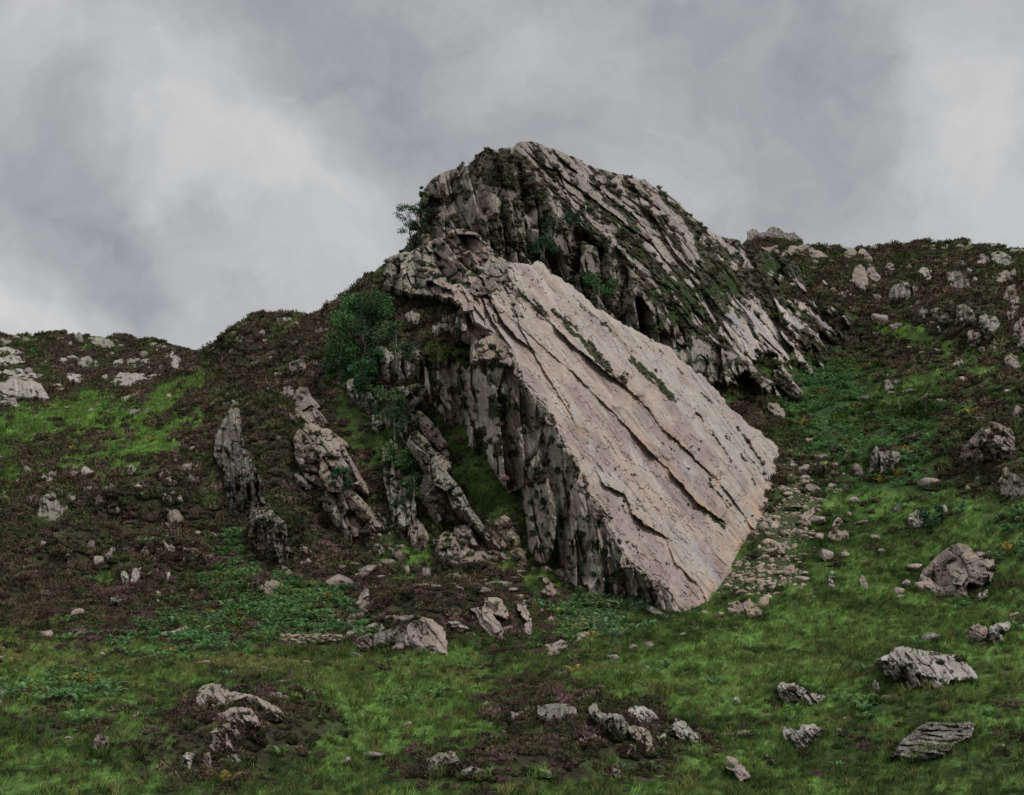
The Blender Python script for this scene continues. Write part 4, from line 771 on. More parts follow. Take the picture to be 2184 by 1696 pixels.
X('rock_outcrop', 'sloping grey crag left beside the largest crag of the far hill', 'rock', 'r5', [(1140, 455), (1200, 385), (1235, 388), (1235, 455), (1165, 465)], 'b', 'g', .7, .9)
X('rock_outcrop', 'leaning grey crag in the middle of the far hill', 'rock', 'r5', [(812, 485), (825, 440), (905, 418), (890, 480), (850, 502)], 'b', 'w', .7, .9)
X('rock_outcrop', 'flat topped dark rock at the left edge under the far hill cliff', 'rock', 'r5', [(-20, 685), (60, 690), (125, 725), (130, 790), (60, 770), (-20, 760)], 'h', 'g', .7, .9)
X('rock_outcrop', 'long pink slab lying on the saddle below the far hill', 'rock', 'r5', [(865, 735), (890, 700), (960, 680), (1035, 678), (1035, 695), (940, 735), (880, 745)], 's', 'p', .4, .6)
X('rock_outcrop', 'squared pale rock just above the long pink saddle slab', 'rock', 'r5', [(895, 665), (915, 635), (970, 632), (965, 650), (920, 672)], 'b', 'p', .6, .6)
X('rock_outcrop', 'grey ledge rock with a flat top right of the saddle', 'rock', 'r5', [(922, 840), (935, 795), (1080, 788), (1085, 802), (1030, 838), (950, 848)], 'h', 'g', .7, .7)
X('rock_outcrop', 'whitish broken rocks high on the left shoulder slope', 'rock', 'r5', [(1665, 330), (1690, 280), (1740, 265), (1800, 280), (1770, 310), (1700, 345)], 'c', 'w', .6, .9, None, .7, .7, None, .05)
X('rock_outcrop', 'jagged dark rocks half way down the left shoulder', 'rock', 'r5', [(1790, 540), (1800, 490), (1840, 440), (1875, 440), (1870, 480), (1830, 520)], 'c', 'n', .7, .8)
# right hill and ridge
X('rock_outcrop', 'grey domed rocks on the skyline right of the summit', 'rock', 'r2', [(878, 290), (890, 230), (925, 203), (960, 215), (980, 238), (1030, 235), (1040, 210), (1080, 197), (1120, 205), (1160, 232), (1225, 238), (1300, 292), (1200, 300), (1100, 280), (1000, 275), (940, 290)], 'b', 'd', .8, .5, None, .7, .7, None, -.06, 1.2, 1.6)
X('rock_outcrop', 'broken band of pale rocks under the skyline domes', 'rock', 'r2', [(985, 350), (1110, 330), (1130, 390), (1180, 360), (1200, 335), (1300, 312), (1340, 330), (1430, 370), (1520, 462), (1440, 450), (1340, 405), (1240, 400), (1180, 425), (1080, 400)], 'b', 'n', .6, 1.1, None, .7, .7, None, .02)
X('boulder', 'tall egg shaped grey boulder leaning beside its darker twin on the right ridge', 'boulder', 'b5', [(830, 460), (850, 425), (880, 418), (915, 445), (940, 510), (935, 600), (915, 640), (865, 618), (820, 570), (816, 500)], 'b', 'n', .8, .8, None, .7, .7, None, -.1, 1.6, 2.)
X('boulder', 'slanting reddish grey boulder right of the tall egg shaped boulder', 'boulder', 'b5', [(935, 430), (960, 405), (1000, 440), (1040, 520), (1010, 570), (965, 545), (938, 480)], 'b', 'n', .8, .8, None, .7, .7, None, -.1, 1.4, 2.)
X('boulder', 'round grey boulder on the skyline at the head of the right gully', 'boulder', 'b5', [(745, 310), (770, 288), (800, 278), (835, 288), (855, 320), (830, 380), (780, 400), (750, 360)], 'b', 'n', .8, .8, None, .7, .7, None, -.1, 1.4, 2.)
X('boulder', 'triangular grey boulder near the skyline above the slanting boulder', 'boulder', 'b5', [(862, 320), (885, 284), (925, 300), (965, 345), (970, 395), (920, 408), (890, 390), (862, 350)], 'b', 'n', .8, .8, None, .7, .7, None, -.1, 1.3, 2.)
X('rock_outcrop', 'narrow upright reddish rock between the ridge boulders', 'rock', 'b5', [(828, 360), (850, 335), (864, 350), (852, 420), (824, 460)], 'c', 'm', .8, .6)
X('rock_outcrop', 'two piled rocks with heather between them on the right hill', 'rock', 'b5', [(1068, 440), (1095, 402), (1140, 405), (1158, 440), (1135, 485), (1078, 498)], 'b', 'n', .7, .9)
X('boulder', 'small round boulder below the skyline of the right hill', 'boulder', 'b5', [(1070, 325), (1095, 306), (1122, 335), (1112, 362), (1072, 358)], 'b', 'n', .7, .7, None, .7, .7, None, -.1)
X('rock_cliff', 'dark cliff with white lichen streaks on the right hill', 'cliff', 'b5', [(1110, 660), (1140, 580), (1200, 553), (1270, 560), (1282, 640), (1250, 695), (1200, 732), (1105, 732)], 'c', 'd', .85, 1.1, None, .7, .7, None, .0, 1.1, .6)
X('rock_outcrop', 'pointed lichened rocks right above the white streaked cliff', 'rock', 'b5', [(1290, 490), (1350, 445), (1410, 433), (1452, 480), (1430, 540), (1385, 572), (1350, 530), (1305, 515)], 'c', 'w', .8, .9)
X('rock_outcrop', 'thin dark rock right of the white streaked cliff', 'rock', 'b5', [(1295, 570), (1320, 560), (1342, 600), (1335, 650), (1300, 655)], 'c', 'd', .8, .7)
X('rock_outcrop', 'square dark rock below the egg shaped boulder', 'rock', 'b5', [(985, 655), (1030, 640), (1047, 680), (1015, 722), (968, 708)], 'b', 'g', .8, .8)
X('rock_outcrop', 'dark crag with a pale crest near the right end of the ridge', 'rock', 'b5', [(1805, 350), (1855, 323), (1900, 360), (1912, 405), (1870, 450), (1815, 425)], 'b', 'n', .7, 1.)
X('rock_outcrop', 'dark rock face low on the heather spur left of the big hanging crag', 'rock', 'b5', [(1342, 765), (1395, 745), (1418, 800), (1385, 858), (1345, 825)], 'c', 'g', .8, .9)
X('rock_cliff', 'hanging lichened crag in the middle of the heather on the right hill', 'cliff', 'b5', [(1825, 840), (1885, 808), (1960, 830), (1988, 900), (1945, 980), (1880, 1042), (1860, 950), (1830, 900)], 'c', 'g', .85, 1., None, .7, .7, None, .05, 1.1, .6)
X('rock_cliff', 'tall purple brown cliff at the right edge of the photo', 'cliff', 'b5', [(2060, 590), (2110, 578), (2130, 650), (2155, 720), (2150, 790), (2110, 850), (2080, 915), (2050, 850), (2040, 760), (2008, 700), (2020, 640)], 'c', 'm', .85, 1.1, None, .7, .7, None, .02, 1.2, .7)
X('rock_cliff', 'lower purple brown cliff beneath the tall one at the right edge', 'cliff', 'b5', [(2100, 900), (2150, 830), (2200, 820), (2210, 1100), (2150, 1110), (2120, 1060), (2095, 980)], 'c', 'm', .85, 1., None, .7, .7, None, .04, 1.1, .7)
X('rock_outcrop', 'grey rocks above the tall purple cliff at the right edge', 'rock', 'b5', [(1925, 500), (1990, 465), (2060, 468), (2098, 530), (2050, 570), (1960, 575)], 'b', 'n', .7, 1.)
X('rock_outcrop', 'large flat pink boulder in the right gully', 'boulder', 'b5', [(963, 812), (1010, 806), (1050, 818), (1098, 832), (1100, 862), (1060, 882), (1000, 872), (968, 852)], 'b', 'p', .8, .5, None, .7, .7, None, -.1, 1.2, 2.)
X('rock_outcrop', 'split dark boulder right of the flat pink boulder in the gully', 'boulder', 'b5', [(1112, 900), (1160, 885), (1200, 856), (1215, 880), (1200, 915), (1150, 940), (1118, 930)], 'b', 'n', .8, .7)
X('rock_outcrop', 'rounded brown rock in heather at the right edge below the cliffs', 'rock', 'b5', [(2028, 1150), (2080, 1130), (2140, 1160), (2152, 1230), (2130, 1278), (2060, 1240), (2028, 1190)], 'b', 'n', .7, 1.)
X('rock_outcrop', 'grey rock on the skyline near the right edge', 'rock', 'b5', [(1858, 262), (1880, 245), (1920, 240), (1985, 258), (1995, 288), (1900, 290)], 'b', 'g', .7, .8)
X('rock_outcrop', 'small lichened rocks in a row low on the right heather spur', 'rock', 'b5', [(1730, 960), (1755, 915), (1770, 960), (1765, 1035), (1740, 1030)], 'c', 'w', .8, .7)
X('rock_outcrop', 'tiny pale rock post at the foot of the right heather spur', 'rock', 'b5', [(1490, 910), (1510, 905), (1522, 950), (1500, 965)], 'c', 'w', .8, .6)
X('rock_outcrop', 'small grey rock under the pale crested crag on the ridge', 'rock', 'b5', [(1708, 450), (1735, 438), (1770, 455), (1765, 485), (1715, 480)], 'b', 'g', .7, .7)
X('rock_outcrop', 'small pale rock alone in heather left of the ridge crag', 'rock', 'b5', [(1530, 395), (1555, 380), (1578, 400), (1570, 425), (1535, 420)], 'b', 'w', .6, .7)
# right valley
X('boulder', 'big pinkish boulder at the foot of the summit slabs in the right valley', 'boulder', 'b3', [(125, 240), (150, 205), (200, 203), (245, 250), (272, 300), (262, 348), (220, 330), (150, 275)], 'b', 'n', .8, .7, None, .7, .7, None, -.1, 1.2, 1.6)
X('rock_outcrop', 'lichen speckled dark outcrop with a heather top in the right valley', 'rock', 'b3', [(900, 600), (950, 545), (1000, 570), (1060, 580), (1120, 585), (1142, 640), (1090, 680), (1070, 740), (1000, 787), (930, 777), (865, 740), (900, 690)], 'c', 'd', .8, 1.1, None, .7, .7, None, .0, 1.2, .6)
X('rock_outcrop', 'brown pointed rock at the left end of the heather topped outcrop', 'rock', 'b3', [(692, 640), (720, 573), (750, 568), (768, 610), (740, 672), (698, 672)], 'c', 'n', .8, .8)
X('rock_outcrop', 'curved pinkish rock between the brown point and the speckled outcrop', 'rock', 'b3', [(768, 690), (800, 658), (832, 690), (865, 745), (885, 782), (820, 777), (775, 742)], 'c', 'n', .8, .8)
X('rock_outcrop', 'massive heather fringed crag on the right slope of the valley', 'rock', 'b3', [(1562, 665), (1590, 570), (1640, 500), (1720, 420), (1790, 368), (1870, 370), (1950, 400), (2003, 480), (1992, 570), (1960, 620), (1900, 640), (1870, 695), (1780, 692), (1700, 662), (1620, 652)], 'b', 'n', .75, 1.2, None, .7, .7, None, .055, 1.2, .8)
X('rock_outcrop', 'small brown rock above the massive fringed crag', 'rock', 'b3', [(1648, 342), (1690, 312), (1740, 308), (1758, 335), (1700, 364)], 'b', 'n', .7, .8)
X('rock_cliff', 'shadowed black cliff beneath the massive fringed crag at the right edge', 'cliff', 'b3', [(1885, 760), (1920, 690), (1960, 735), (2070, 780), (2080, 940), (1990, 942), (1915, 940), (1882, 860)], 'c', 'd', .9, 1.1, None, .7, .7, None, .03, 1.1, .8)
X('rock_outcrop', 'great faceted boulder outcrop standing alone in green grass on the right', 'rock', 'b3', [(1272, 1640), (1278, 1500), (1310, 1458), (1350, 1440), (1400, 1370), (1460, 1330), (1530, 1288), (1580, 1276), (1640, 1293), (1690, 1330), (1760, 1343), (1832, 1370), (1847, 1430), (1830, 1500), (1812, 1562), (1740, 1572), (1650, 1560), (1620, 1600), (1640, 1690), (1500, 1700), (1400, 1655), (1330, 1655)], 'b', 'n', .75, 1.3, [(1560, 1250), (1600, 1380), (1660, 1480), (1720, 1600), (1740, 1700)], .45, .8, None, -.04, 1.3, 1.2)
X('rock_outcrop', 'small pink rocks at the foot of the great faceted boulder outcrop', 'rock', 'b3', [(1690, 1680), (1740, 1630), (1795, 1615), (1805, 1660), (1750, 1700), (1700, 1705)], 'b', 'p', .6, .8)
X('rock_outcrop', 'pale striped slab standing up beside a fern bush in the valley', 'rock', 'b3', [(1185, 1110), (1195, 1060), (1240, 1022), (1290, 1018), (1302, 1080), (1292, 1155), (1240, 1158)], 's', 'w', .7, .8)
X('rock_outcrop', 'little pale rock left of the striped slab', 'rock', 'b3', [(1072, 1010), (1095, 978), (1140, 1000), (1145, 1032), (1090, 1032)], 'c', 'w', .7, .7)
X('rock_outcrop', 'small pale rib right of the fern bush', 'rock', 'b3', [(1450, 985), (1475, 980), (1490, 1020), (1480, 1045), (1458, 1025)], 'c', 'w', .7, .6)
X('rock_outcrop', 'tallest rock of the cluster high on the green slope', 'rock', 'b3', [(1290, 180), (1340, 125), (1368, 150), (1352, 230), (1342, 305), (1290, 300), (1278, 240)], 'c', 'n', .8, .9)
X('rock_outcrop', 'right hand rock of the cluster high on the green slope', 'rock', 'b3', [(1375, 190), (1410, 178), (1462, 180), (1487, 220), (1460, 262), (1400, 245)], 'c', 'w', .8, .9)
X('rock_outcrop', 'leftmost slanting rock of the cluster high on the green slope', 'rock', 'b3', [(1088, 230), (1120, 193), (1150, 230), (1192, 290), (1170, 312), (1120, 272)], 'c', 'w', .8, .8)
X('rock_outcrop', 'small rock between the others of the cluster high on the green slope', 'rock', 'b3', [(1195, 240), (1245, 233), (1242, 290), (1205, 285)], 'c', 'g', .8, .7)
X('rock_outcrop', 'flat white topped ledge rock above the cluster on the green slope', 'rock', 'b3', [(1135, 120), (1180, 108), (1260, 108), (1250, 118), (1200, 125), (1150, 132)], 'h', 'w', .5, .5)
X('rock_outcrop', 'heather capped rock in the middle of the scree slope', 'rock', 'b3', [(585, 1230), (600, 1180), (660, 1162), (720, 1170), (755, 1210), (745, 1245), (680, 1262), (630, 1250)], 'c', 'n', .7, .9)
X('rock_outcrop', 'tall knobbly stone standing in the scree near the slab', 'boulder', 'b3', [(370, 1100), (400, 1050), (450, 1010), (485, 995), (480, 1040), (440, 1080), (462, 1140), (430, 1150), (385, 1120)], 'b', 'p', .7, .8)
X('rock_outcrop', 'twisted pale stone in the scree below the tall knobbly one', 'boulder', 'b3', [(345, 1180), (365, 1140), (410, 1130), (440, 1160), (435, 1190), (370, 1225)], 'b', 'p', .7, .7)
X('rock_outcrop', 'upright pale stone in grass at the bottom of the scree', 'boulder', 'b3', [(585, 1610), (590, 1520), (615, 1475), (645, 1490), (625, 1540), (640, 1580), (668, 1612), (620, 1620)], 'c', 'w', .7, .7)
X('rock_outcrop', 'dark stone with a reddish heather cap at the bottom of the scree', 'boulder', 'b3', [(825, 1545), (845, 1500), (870, 1520), (880, 1580), (900, 1620), (860, 1630)], 'c', 'n', .7, .7)
X('rock_outcrop', 'striped triangular stone near the top of the scree', 'boulder', 'b3', [(400, 870), (430, 825), (480, 820), (540, 860), (510, 915), (480, 885)], 's', 'n', .7, .7)
X('rock_outcrop', 'sharp stone in the scree above the heather capped rock', 'boulder', 'b3', [(610, 1150), (640, 1085), (665, 1070), (700, 1110), (660, 1150), (625, 1175)], 'b', 'p', .7, .7)
# bottom of the slab
X('rock_outcrop', 'pinkish heap of blocks at the toe of the great slab', 'rock', 'b2', [(1130, 220), (1190, 200), (1260, 190), (1310, 210), (1345, 260), (1355, 320), (1300, 315), (1215, 300), (1150, 260)], 'b', 't', .7, .9)
X('rock_outcrop', 'dark pointed rock in bracken leaning on the foot of the cliff', 'boulder', 'b2', [(520, 230), (560, 175), (600, 195), (645, 240), (640, 300), (560, 290)], 'c', 'g', .8, .8)
X('rock_outcrop', 'broken slab leaning against the foot of the great cliff', 'boulder', 'b1', [(1862, 160), (1930, 128), (1960, 180), (1992, 250), (1960, 262), (1885, 195)], 's', 'n', .7, .8)
# middle knoll
X('rock_outcrop', 'large pale smooth slab at the foot of the heather knoll, beside a dark hollow', 'rock', 'b1', [(785, 620), (800, 570), (850, 530), (900, 503), (960, 520), (1030, 580), (1047, 650), (1060, 752), (990, 757), (930, 722), (850, 717), (800, 690)], 's', 'p', .75, 1., [(880, 480), (900, 560), (870, 620), (930, 700), (960, 780)], .9, .5, None, -.06, 1.3, 1.2)
X('rock_outcrop', 'dark overhung rocks forming the hollow left of the pale smooth slab', 'rock', 'b1', [(545, 640), (600, 560), (640, 590), (700, 565), (790, 605), (790, 722), (650, 722), (560, 702)], 'c', 'd', .9, 1.1, None, .7, .7, None, .02, .4)
X('rock_outcrop', 'tilted pink rock left of the dark hollow under the knoll', 'rock', 'b1', [(395, 640), (430, 580), (540, 538), (568, 560), (500, 605), (430, 628)], 's', 'p', .6, .8)
X('rock_outcrop', 'dark slanting rock at the left foot of the heather knoll', 'rock', 'b1', [(300, 660), (350, 590), (410, 540), (420, 580), (370, 640)], 's', 'g', .7, .8)
X('rock_outcrop', 'brown rounded rock on the left flank of the heather knoll', 'rock', 'b1', [(400, 440), (440, 380), (490, 350), (512, 380), (492, 415), (518, 440), (450, 492), (400, 490)], 'b', 'n', .7, 1.)
X('rock_outcrop', 'broad slanting slab in the centre right of the heather knoll', 'rock', 'b1', [(1262, 435), (1340, 420), (1352, 358), (1400, 360), (1470, 388), (1497, 440), (1492, 490), (1440, 478), (1400, 470), (1450, 520), (1482, 580), (1488, 642), (1430, 632), (1370, 590), (1320, 540), (1308, 480)], 's', 'p', .5, .9)
X('rock_outcrop', 'narrow winding slab on the right flank of the heather knoll', 'rock', 'b1', [(1558, 370), (1600, 343), (1650, 353), (1722, 390), (1640, 420), (1662, 470), (1682, 540), (1692, 592), (1620, 602), (1610, 560), (1640, 510), (1590, 440)], 's', 'p', .5, .8)
X('rock_outcrop', 'small white flat rock right of the pale smooth slab', 'rock', 'b1', [(1083, 530), (1140, 523), (1232, 567), (1170, 587), (1110, 567)], 'h', 'w', .5, .6)
X('rock_outcrop', 'thin ledge of rock across the brow of the heather knoll', 'rock', 'b1', [(565, 480), (640, 470), (740, 480), (850, 473), (858, 500), (800, 522), (720, 527), (600, 497)], 'h', 'p', .5, .6)
X('rock_outcrop', 'layered spiky rock standing up right on top of the knoll', 'rock', 'b1', [(1268, 312), (1310, 250), (1352, 213), (1387, 250), (1382, 314)], 'h', 'n', .8, .8)
X('rock_outcrop', 'hooked pale rock standing between the knoll and the cliff foot', 'rock', 'b1', [(1758, 300), (1795, 260), (1770, 215), (1790, 203), (1832, 240), (1862, 310), (1842, 348), (1790, 342)], 'c', 'n', .8, .8)
X('rock_outcrop', 'pale grooved slab at the edge of the meadow under the bracken', 'rock', 'b1', [(1798, 690), (1850, 680), (1900, 663), (1962, 680), (1900, 732), (1880, 782), (1808, 772)], 's', 'p', .5, .7)
X('rock_outcrop', 'grooved grey slab in bracken right of the meadow edge slab', 'rock', 'b1', [(1998, 650), (2030, 610), (2120, 588), (2134, 640), (2060, 662), (2010, 684)], 's', 'w', .5, .7)
X('rock_outcrop', 'flat topped pink rock above the grooved grey slab', 'rock', 'b1', [(1985, 540), (2060, 518), (2110, 537), (2095, 558), (2010, 556)], 'b', 'p', .6, .6)
X('rock_outcrop', 'small rock wall under the heather right of the fallen blocks', 'rock', 'b1', [(1090, 180), (1150, 170), (1180, 240), (1120, 260), (1085, 230)], 'c', 'g', .8, .8)
# foreground left
X('rock_outcrop', 'broad pinkish outcrop with yellow moss on its brow, left foreground', 'rock', 'b6', [(556, 650), (570, 480), (620, 420), (700, 400), (795, 393), (860, 450), (1000, 480), (1140, 500), (1225, 550), (1350, 620), (1412, 680), (1395, 745), (1300, 735), (1220, 655), (1150, 640), (1060, 565), (1040, 520), (920, 560), (870, 640), (700, 622), (620, 622)], 's', 'p', .5, 1., None, .7, .7, None, .0, 1., .7)
X('rock_outcrop', 'grooved outcrop with a mossy lip directly below the broad mossy outcrop', 'rock', 'b6', [(775, 710), (900, 650), (960, 638), (1090, 658), (1155, 730), (1188, 835), (1090, 850), (1170, 900), (1215, 985), (1150, 962), (1100, 900), (1060, 835), (960, 835), (880, 790)], 's', 'p', .5, .9, None, .7, .7, None, .0, 1., .6)
X('rock_outcrop', 'third and lowest large outcrop of the left foreground, pale and cracked', 'rock', 'b6', [(676, 920), (760, 860), (850, 833), (920, 858), (972, 932), (900, 980), (955, 1105), (850, 1112), (800, 1152), (680, 1142), (650, 1050), (705, 1000)], 's', 'p', .55, .9, None, .7, .7, None, .02, 1., .6)
X('rock_outcrop', 'small pale slab at the lower right tip of the left foreground rocks', 'rock', 'b6', [(838, 1150), (900, 1128), (1000, 1190), (1078, 1185), (1060, 1225), (980, 1285), (920, 1280), (870, 1222)], 's', 'w', .5, .7)
X('rock_outcrop', 'low ragged rocks at the lower left tip of the left foreground rocks', 'rock', 'b6', [(318, 1230), (400, 1138), (460, 1148), (502, 1180), (440, 1240), (450, 1312), (430, 1392), (390, 1382), (350, 1292)], 's', 'w', .5, .7)
X('rock_outcrop', 'thin slanting rib between the lower tips of the left foreground rocks', 'rock', 'b6', [(590, 1142), (640, 1133), (672, 1250), (662, 1362), (630, 1362), (600, 1262), (560, 1192)], 's', 'p', .5, .7)
X('rock_outcrop', 'small pink rock in heather above the broad mossy outcrop', 'rock', 'b6', [(1198, 200), (1270, 183), (1340, 208), (1414, 247), (1380, 272), (1290, 272), (1228, 232)], 's', 'p', .5, .7)
X('rock_outcrop', 'flat pink rock in heather right of the broad mossy outcrop', 'rock', 'b6', [(1328, 470), (1440, 478), (1552, 540), (1500, 572), (1400, 542), (1328, 512)], 's', 'p', .4, .6)
X('rock_outcrop', 'very small squared pink rock in the left meadow', 'rock', 'b6', [(1398, 342), (1470, 328), (1484, 370), (1430, 388)], 'b', 'p', .5, .5)
X('rock_outcrop', 'small pale rock with a dark heather cap in the left meadow', 'rock', 'b6', [(1608, 492), (1700, 468), (1740, 433), (1824, 480), (1740, 502), (1660, 522)], 'b', 'p', .5, .6)
X('rock_outcrop', 'knobbly rock at the far lower left of the photo', 'rock', 'r7', [(665, 1640), (700, 1530), (740, 1510), (790, 1540), (835, 1590), (800, 1660), (690, 1665)], 'b', 'n', .6, .9)
X('rock_outcrop', 'low mossy rock in heather left of the broad mossy outcrop', 'rock', 'r7', [(918, 1420), (960, 1390), (1010, 1370), (1042, 1385), (1000, 1415), (940, 1435)], 's', 'p', .4, .6)
# foreground centre
X('rock_outcrop', 'square dark block with a mossy top in the centre foreground heather', 'rock', 'b1', [(1752, 1142), (1820, 1123), (1920, 1128), (1988, 1150), (1992, 1220), (1920, 1262), (1820, 1252), (1752, 1212)], 'c', 'g', .8, .8, None, .7, .7, None, -.02, 1., .9)
X('rock_outcrop', 'grey lichened rock bulging from heather near the bottom edge', 'rock', 'b1', [(928, 1530), (1010, 1488), (1112, 1483), (1132, 1530), (1060, 1562), (1010, 1602), (990, 1642), (938, 1602)], 'b', 'g', .6, .9)
X('rock_outcrop', 'pale rocks in heather at the very bottom edge left of centre', 'rock', 'b1', [(1158, 1612), (1270, 1568), (1332, 1620), (1300, 1650), (1180, 1655)], 'b', 'w', .5, .8)
X('rock_outcrop', 'angular pale slab at the top of the centre foreground rocks', 'rock', 'b2', [(383, 1020), (430, 963), (500, 958), (560, 1000), (632, 1047), (560, 1048), (520, 1082), (500, 1112), (430, 1092), (398, 1042)], 's', 'w', .5, .8)
X('rock_outcrop', 'tall pale slab in the middle of the centre foreground rocks', 'rock', 'b2', [(393, 1130), (430, 1108), (520, 1130), (558, 1190), (552, 1272), (510, 1298), (460, 1242), (420, 1182)], 's', 'p', .6, .8)
X('rock_outcrop', 'pale slab at the right end of the centre foreground rocks', 'rock', 'b2', [(703, 1110), (740, 1060), (790, 1073), (850, 1120), (902, 1170), (908, 1222), (860, 1212), (800, 1212), (770, 1182), (710, 1162)], 's', 'w', .6, .9)
X('rock_outcrop', 'dark upright columns at the left end of the centre foreground rocks', 'rock', 'b2', [(118, 990), (160, 948), (200, 1010), (280, 1013), (330, 1020), (372, 1090), (362, 1152), (300, 1172), (250, 1122), (200, 1072), (140, 1042)], 'c', 'g', .85, 1., None, .7, .7, None, -.02, 1., .7)
X('rock_outcrop', 'small pale rock at the lower left of the centre foreground rocks', 'rock', 'b2', [(366, 1290), (400, 1238), (442, 1248), (432, 1302), (375, 1312)], 's', 'p', .5, .7)
X('rock_outcrop', 'speckled rock between the tall slab and the right end slab', 'rock', 'b2', [(588, 1180), (650, 1158), (662, 1250), (620, 1262), (590, 1222)], 's', 'w', .5, .7)
X('rock_outcrop', 'tiny pale rock just below the tall slab of the centre foreground', 'rock', 'b2', [(538, 1302), (575, 1253), (602, 1290), (592, 1317)], 's', 'p', .5, .6)
X('rock_outcrop', 'flat pale rock with moss left of the centre foreground rocks', 'rock', 'b2', [(-30, 1200), (60, 1190), (130, 1163), (167, 1195), (80, 1237), (10, 1235)], 'b', 'w', .5, .7)
X('rock_outcrop', 'slanting pale rock in heather below the centre foreground rocks', 'rock', 'b2', [(258, 1405), (310, 1418), (362, 1480), (332, 1492), (280, 1452)], 's', 'w', .5, .6)
X('rock_outcrop', 'low reddish rock under two heather bushes in the centre meadow', 'rock', 'b2', [(1048, 1162), (1130, 1150), (1220, 1133), (1270, 1138), (1303, 1182), (1170, 1188), (1080, 1188)], 'b', 'm', .6, .7)
X('rock_outcrop', 'small white speckled rock alone in the centre meadow', 'rock', 'b2', [(1148, 925), (1165, 892), (1190, 890), (1206, 925), (1180, 935)], 'b', 'w', .6, .6)
X('boulder', 'slanting prism shaped pink boulder with a mossy end near the bottom edge', 'boulder', 'b2', [(1088, 1362), (1110, 1328), (1150, 1333), (1230, 1400), (1268, 1460), (1200, 1478), (1110, 1402)], 's', 'p', .8, .5, None, .7, .7, None, -.12, 1.2, 1.8)
# foreground right
X('rock_outcrop', 'large grey whaleback outcrop with a heather crest in the right meadow', 'rock', 'b4', [(922, 770), (1000, 730), (1020, 698), (1080, 690), (1160, 703), (1250, 713), (1350, 740), (1430, 760), (1490, 810), (1533, 887), (1440, 892), (1370, 890), (1340, 960), (1362, 992), (1320, 992), (1230, 900), (1180, 950), (1110, 982), (1090, 880), (1060, 870), (1000, 920), (960, 862)], 's', 'w', .7, 1.1, None, .7, .7, None, .0, 1.2, .8)
X('rock_outcrop', 'dark flat topped tilted slab alone in grass at the lower right', 'rock', 'b4', [(998, 1412), (1040, 1370), (1100, 1300), (1180, 1240), (1240, 1205), (1390, 1213), (1450, 1205), (1524, 1220), (1492, 1292), (1430, 1332), (1330, 1392), (1230, 1422), (1120, 1442), (1040, 1432)], 'h', 'd', .85, .9, None, .7, .7, None, -.03, 1., .6)
X('rock_outcrop', 'grey ribbed outcrop beside bracken, middle of the right meadow', 'rock', 'b4', [(213, 952), (250, 923), (320, 938), (370, 970), (430, 990), (503, 1020), (470, 1052), (400, 1062), (330, 1062), (270, 1072), (213, 1012)], 's', 'w', .6, 1., None, .7, .7, None, .0, 1., .6)
X('rock_outcrop', 'forked pale outcrop below the grey ribbed one in the right meadow', 'rock', 'b4', [(238, 1240), (280, 1228), (340, 1265), (350, 1218), (390, 1228), (440, 1213), (503, 1245), (470, 1302), (400, 1332), (378, 1397), (345, 1392), (310, 1332), (245, 1302)], 's', 'w', .5, .8, None, .7, .7, None, .0, 1., .6)
X('rock_outcrop', 'rounded brown boulder rock at the right edge of the meadow', 'rock', 'b4', [(1502, 600), (1520, 545), (1570, 520), (1622, 530), (1637, 590), (1610, 652), (1565, 640)], 'b', 'n', .8, .8, None, .7, .7, None, -.05)
X('rock_outcrop', 'flat topped rock with a heather gap right beside the rounded brown rock', 'rock', 'b4', [(1655, 580), (1672, 530), (1720, 510), (1803, 510), (1790, 547), (1720, 572), (1772, 632), (1700, 642), (1665, 620)], 'b', 'w', .7, .9)
X('rock_outcrop', 'low brown rock in bracken below the whaleback outcrop', 'rock', 'b4', [(898, 1040), (930, 1008), (1000, 1003), (1060, 1035), (1060, 1052), (960, 1052)], 'b', 'm', .6, .7)
X('rock_outcrop', 'thin upright rock beside a purple heather bush below the whaleback', 'rock', 'b4', [(850, 930), (865, 903), (885, 930), (902, 975), (885, 982), (860, 960)], 'c', 'w', .7, .6)
X('rock_outcrop', 'small ragged pale rock in grass between whaleback and tilted slab', 'rock', 'b4', [(643, 1162), (680, 1160), (722, 1190), (690, 1198), (655, 1185)], 's', 'p', .4, .6)
X('rock_outcrop', 'small striped rock left of the small ragged pale rock', 'rock', 'b4', [(593, 1232), (615, 1222), (643, 1255), (635, 1268), (605, 1255)], 's', 'w', .4, .6)
X('rock_outcrop', 'narrow pale rock slanting out of the grass below the forked outcrop', 'rock', 'b4', [(93, 1417), (120, 1422), (160, 1450), (183, 1490), (160, 1488), (125, 1455)], 's', 'w', .5, .6)
# more of the broken walls that tie the fins to the hill
X('rock_cliff', 'dark gully wall in the shade right of the stony gully', 'cliff', 'r6', [(1690, 720), (1750, 640), (1800, 700), (1830, 880), (1800, 1000), (1840, 1180), (1880, 1300), (1840, 1400), (1790, 1330), (1740, 1150), (1700, 950)], 'c', 'g', .8, 1.1, None, .7, .7, None, .06, .8, .6)
X('rock_cliff', 'shaded rock wall under the right hand side of the pink fin foot', 'cliff', 'r6', [(1240, 1010), (1330, 1060), (1400, 1160), (1420, 1260), (1480, 1400), (1440, 1420), (1380, 1300), (1290, 1200), (1245, 1110)], 'c', 'd', .8, .9, None, .7, .7, None, .05, .6, .6)
X('rock_outcrop', 'broken brown rocks joining the steep fin to the fallen blocks', 'rock', 'r3', [(600, 1560), (690, 1500), (760, 1520), (800, 1620), (960, 1640), (1120, 1650), (1180, 1700), (1040, 1760), (900, 1740), (760, 1760), (640, 1700)], 'b', 'n', .6, 1., None, .7, .7, None, .04, .6, .9)
